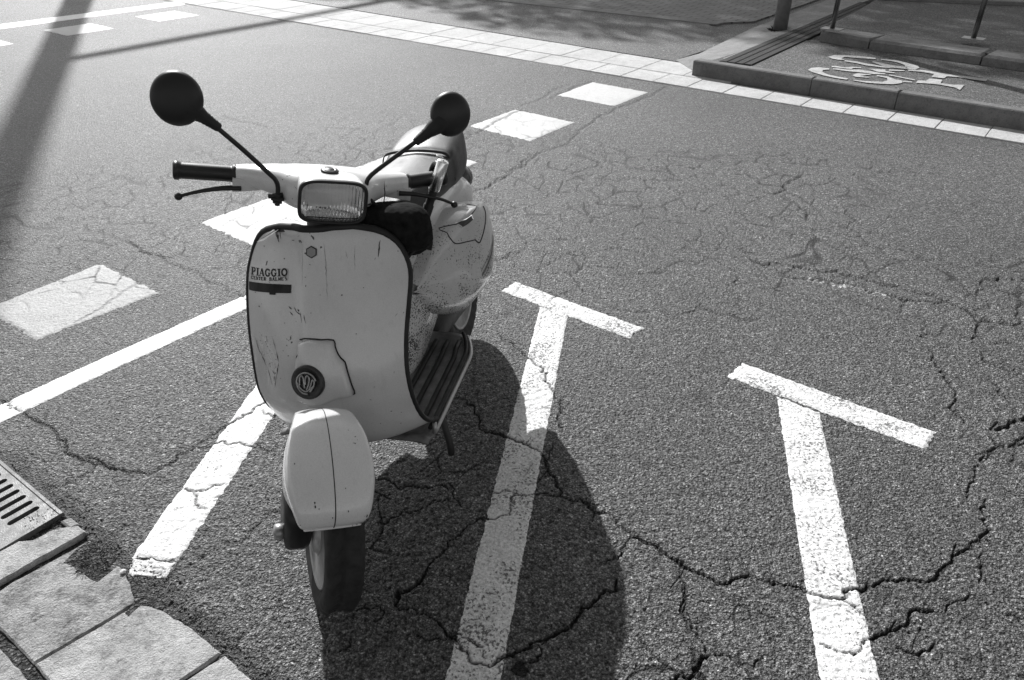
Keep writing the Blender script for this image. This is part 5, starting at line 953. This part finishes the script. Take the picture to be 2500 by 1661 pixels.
for k,(a,b,c) in enumerate((((0,0,0),(.0,.035,.02),(.055,.050,.006)),((0,0,0),(-.012,.02,.02),(.004,.048,.03)),((-.06,.06,0),(-.075,.075,.015),(-.07,.10,.02)))):
    tube('stalk',cr([a,b,c],5),.0009,plain('straw',.3,.8),ve,5)
tag(ve,'thin dry grass stalks sticking up at the edge of the pale slab','grass stalks')
# pebble, chips of broken asphalt and grit
def stone_(name,C,r,label,mat,seed,sq=.6):
    rd=random.Random(seed); bm=bmesh.new(); bmesh.ops.create_icosphere(bm,subdivisions=2,radius=r)
    for v in bm.verts: v.co*=rd.uniform(.78,1.12); v.co.z*=sq
    o=bmobj(name,bm,mat,None); o.location=C; 
    if label: tag(o,label,name.replace('_',' '))
    return o
PEB=plain('pale_pebble',.62,.7,var=.2,vs_=100)
stone_('pebble',(D['stone'][0],D['stone'][1],.005),.008,'small white pebble where the old stripe meets the slabs',PEB,1)
bm=bmesh.new(); rd=random.Random(11)
for i in range(900):
    if rd.random()<.62:
        k=rd.randrange(len(D['edge'])-1); t=rd.random(); a=D['edge'][k];b=D['edge'][k+1]; x=a[0]+(b[0]-a[0])*t+rd.gauss(.01,.022); y=a[1]+(b[1]-a[1])*t+rd.gauss(.006,.022)
    else:
        s=SEG[rd.randrange(len(SEG))]; x=s[0]+rd.gauss(0,.015); y=s[1]+rd.gauss(0,.015)
        if s[4]<.005 or y>2.2: continue
    r=rd.uniform(.0012,.0042); z=float(road(np.array([x]),np.array([y]))[0][0]); 
    if under(np.array([x]),np.array([y]))[0]<-.01: continue
    c=Vector((x,y,z+r*.4)); vv=[bm.verts.new(c+Vector(q)*r*rd.uniform(.7,1.2)) for q in ((1,0,0),(-1,0,0),(0,1,0),(0,-1,0),(0,0,.8),(0,0,-.8))]
    for f in ((0,2,4),(2,1,4),(1,3,4),(3,0,4),(2,0,5),(1,2,5),(3,1,5),(0,3,5)): bm.faces.new([vv[q] for q in f])
tag(bmobj('grit',bm,plain('grit',.16,.8,var=.7,vs_=120)),'loose grit and crumbs of asphalt along cracks and slab edge','grit',kind='stuff')
# street lamp
le=tag(empty('street_lamp',(-9.15,19.2,0)),'tall thick lamp column beyond the far left of the road, seen by its shadow','street lamp')
LMP=plain('lamp_grey',.25,.5)
tube('column',[(0,0,0),(0,0,5),(0,0,14.0)],[.19,.185,.16],LMP,le,24)
tube('arm',cr([(0,0,9.35),(.8,1.2,9.4),(1.6,2.35,9.45),(2.5,3.6,9.45)],5),.075,LMP,le,10)
gridobj('lamp_head',[[(2.5+x*.6+a*.10,3.6+x*.8-a*.07,9.43+.06*b) for a,b in zip(*sup(16,3))] for x in (0,.3,.6,.8)],LMP,le,cv=True,cap0=True,cap1=True)
# trees whose crowns shade the far pavement
LEAF=plain('leaf',.06,.6,var=.4,vs_=3); BARK=plain('bark',.09,.9,var=.4,vs_=12,bump=.02,bs=20)
def tree(loc,R,z0,z1,n_,seed,label,par=0):
    rd=random.Random(seed); e=tag(empty('plane_tree',loc),label,'tree','street trees on the far pavement')
    tube('trunk',cr([(0,0,-.05),(.05,.02,1.5),(-.05,.1,3.2),(.05,0,z0+1.2)],4),[.2,.195,.19,.185,.18,.17,.165,.16,.15,.14,.13,.12,.10],BARK,e,14)
    bm=bmesh.new()
    for k in range(7):
        a=k*2*pi/7+rd.random(); tip=Vector((cos(a)*R*.75,sin(a)*R*.75,z0+(z1-z0)*rd.uniform(.4,.8))); T=tubeP(cr([(0,0,z0-.6),tuple(tip*.5+Vector((0,0,(z0)*.45))),tuple(tip)],4),[.08,.075,.07,.06,.05,.045,.04,.03,.02],8)
        vr=[[bm.verts.new(tuple(q)) for q in r] for r in T]
        for i in range(len(vr)-1):
            for j in range(8): bm.faces.new((vr[i][j],vr[i][(j+1)%8],vr[i+1][(j+1)%8],vr[i+1][j]))
    bmobj('branches',bm,BARK,e)
    V=[];F_=[]
    cl=[(rd.uniform(-.7,.7)*R,rd.uniform(-.7,.7)*R,rd.uniform(z0,z1),rd.uniform(.6,1.0)*R*.5) for _ in range(90)]
    for i in range(n_):
        d=Vector((rd.gauss(0,1),rd.gauss(0,1),rd.gauss(0,1))).normalized()*rd.random()**.36; p=Vector((d.x*R,d.y*R,(z0+z1)/2+d.z*(z1-z0)/2)); s=rd.uniform(.06,.11)
        u=Vector((rd.gauss(0,1),rd.gauss(0,1),rd.gauss(0,1))).normalized(); v=u.orthogonal().normalized(); k=len(V)
        V+= [p-u*s,p+v*s*.7,p+u*s,p-v*s*.7]; F_.append((k,k+1,k+2,k+3))
    me=mesh('crown',V,F_,False); link('crown',me,LEAF,e)
    return e

for k_,(tx,ty,lb) in enumerate(((3.0,20.1,'leafy street tree beyond the frame, shading the divider kerb'),(-.7,22.8,'leafy street tree beyond the frame, shading the thick grey pole'),(-4.2,25.5,'leafy street tree beyond the frame, shading the brick paving'),(-7.9,28.2,'leafy street tree beyond the frame, last of the row on the left'),(6.6,17.3,'leafy street tree beyond the frame, first of the row on the right'))):
    tree((tx,ty,0),3.3,9.4,12.2,9500,k_+1,lb)
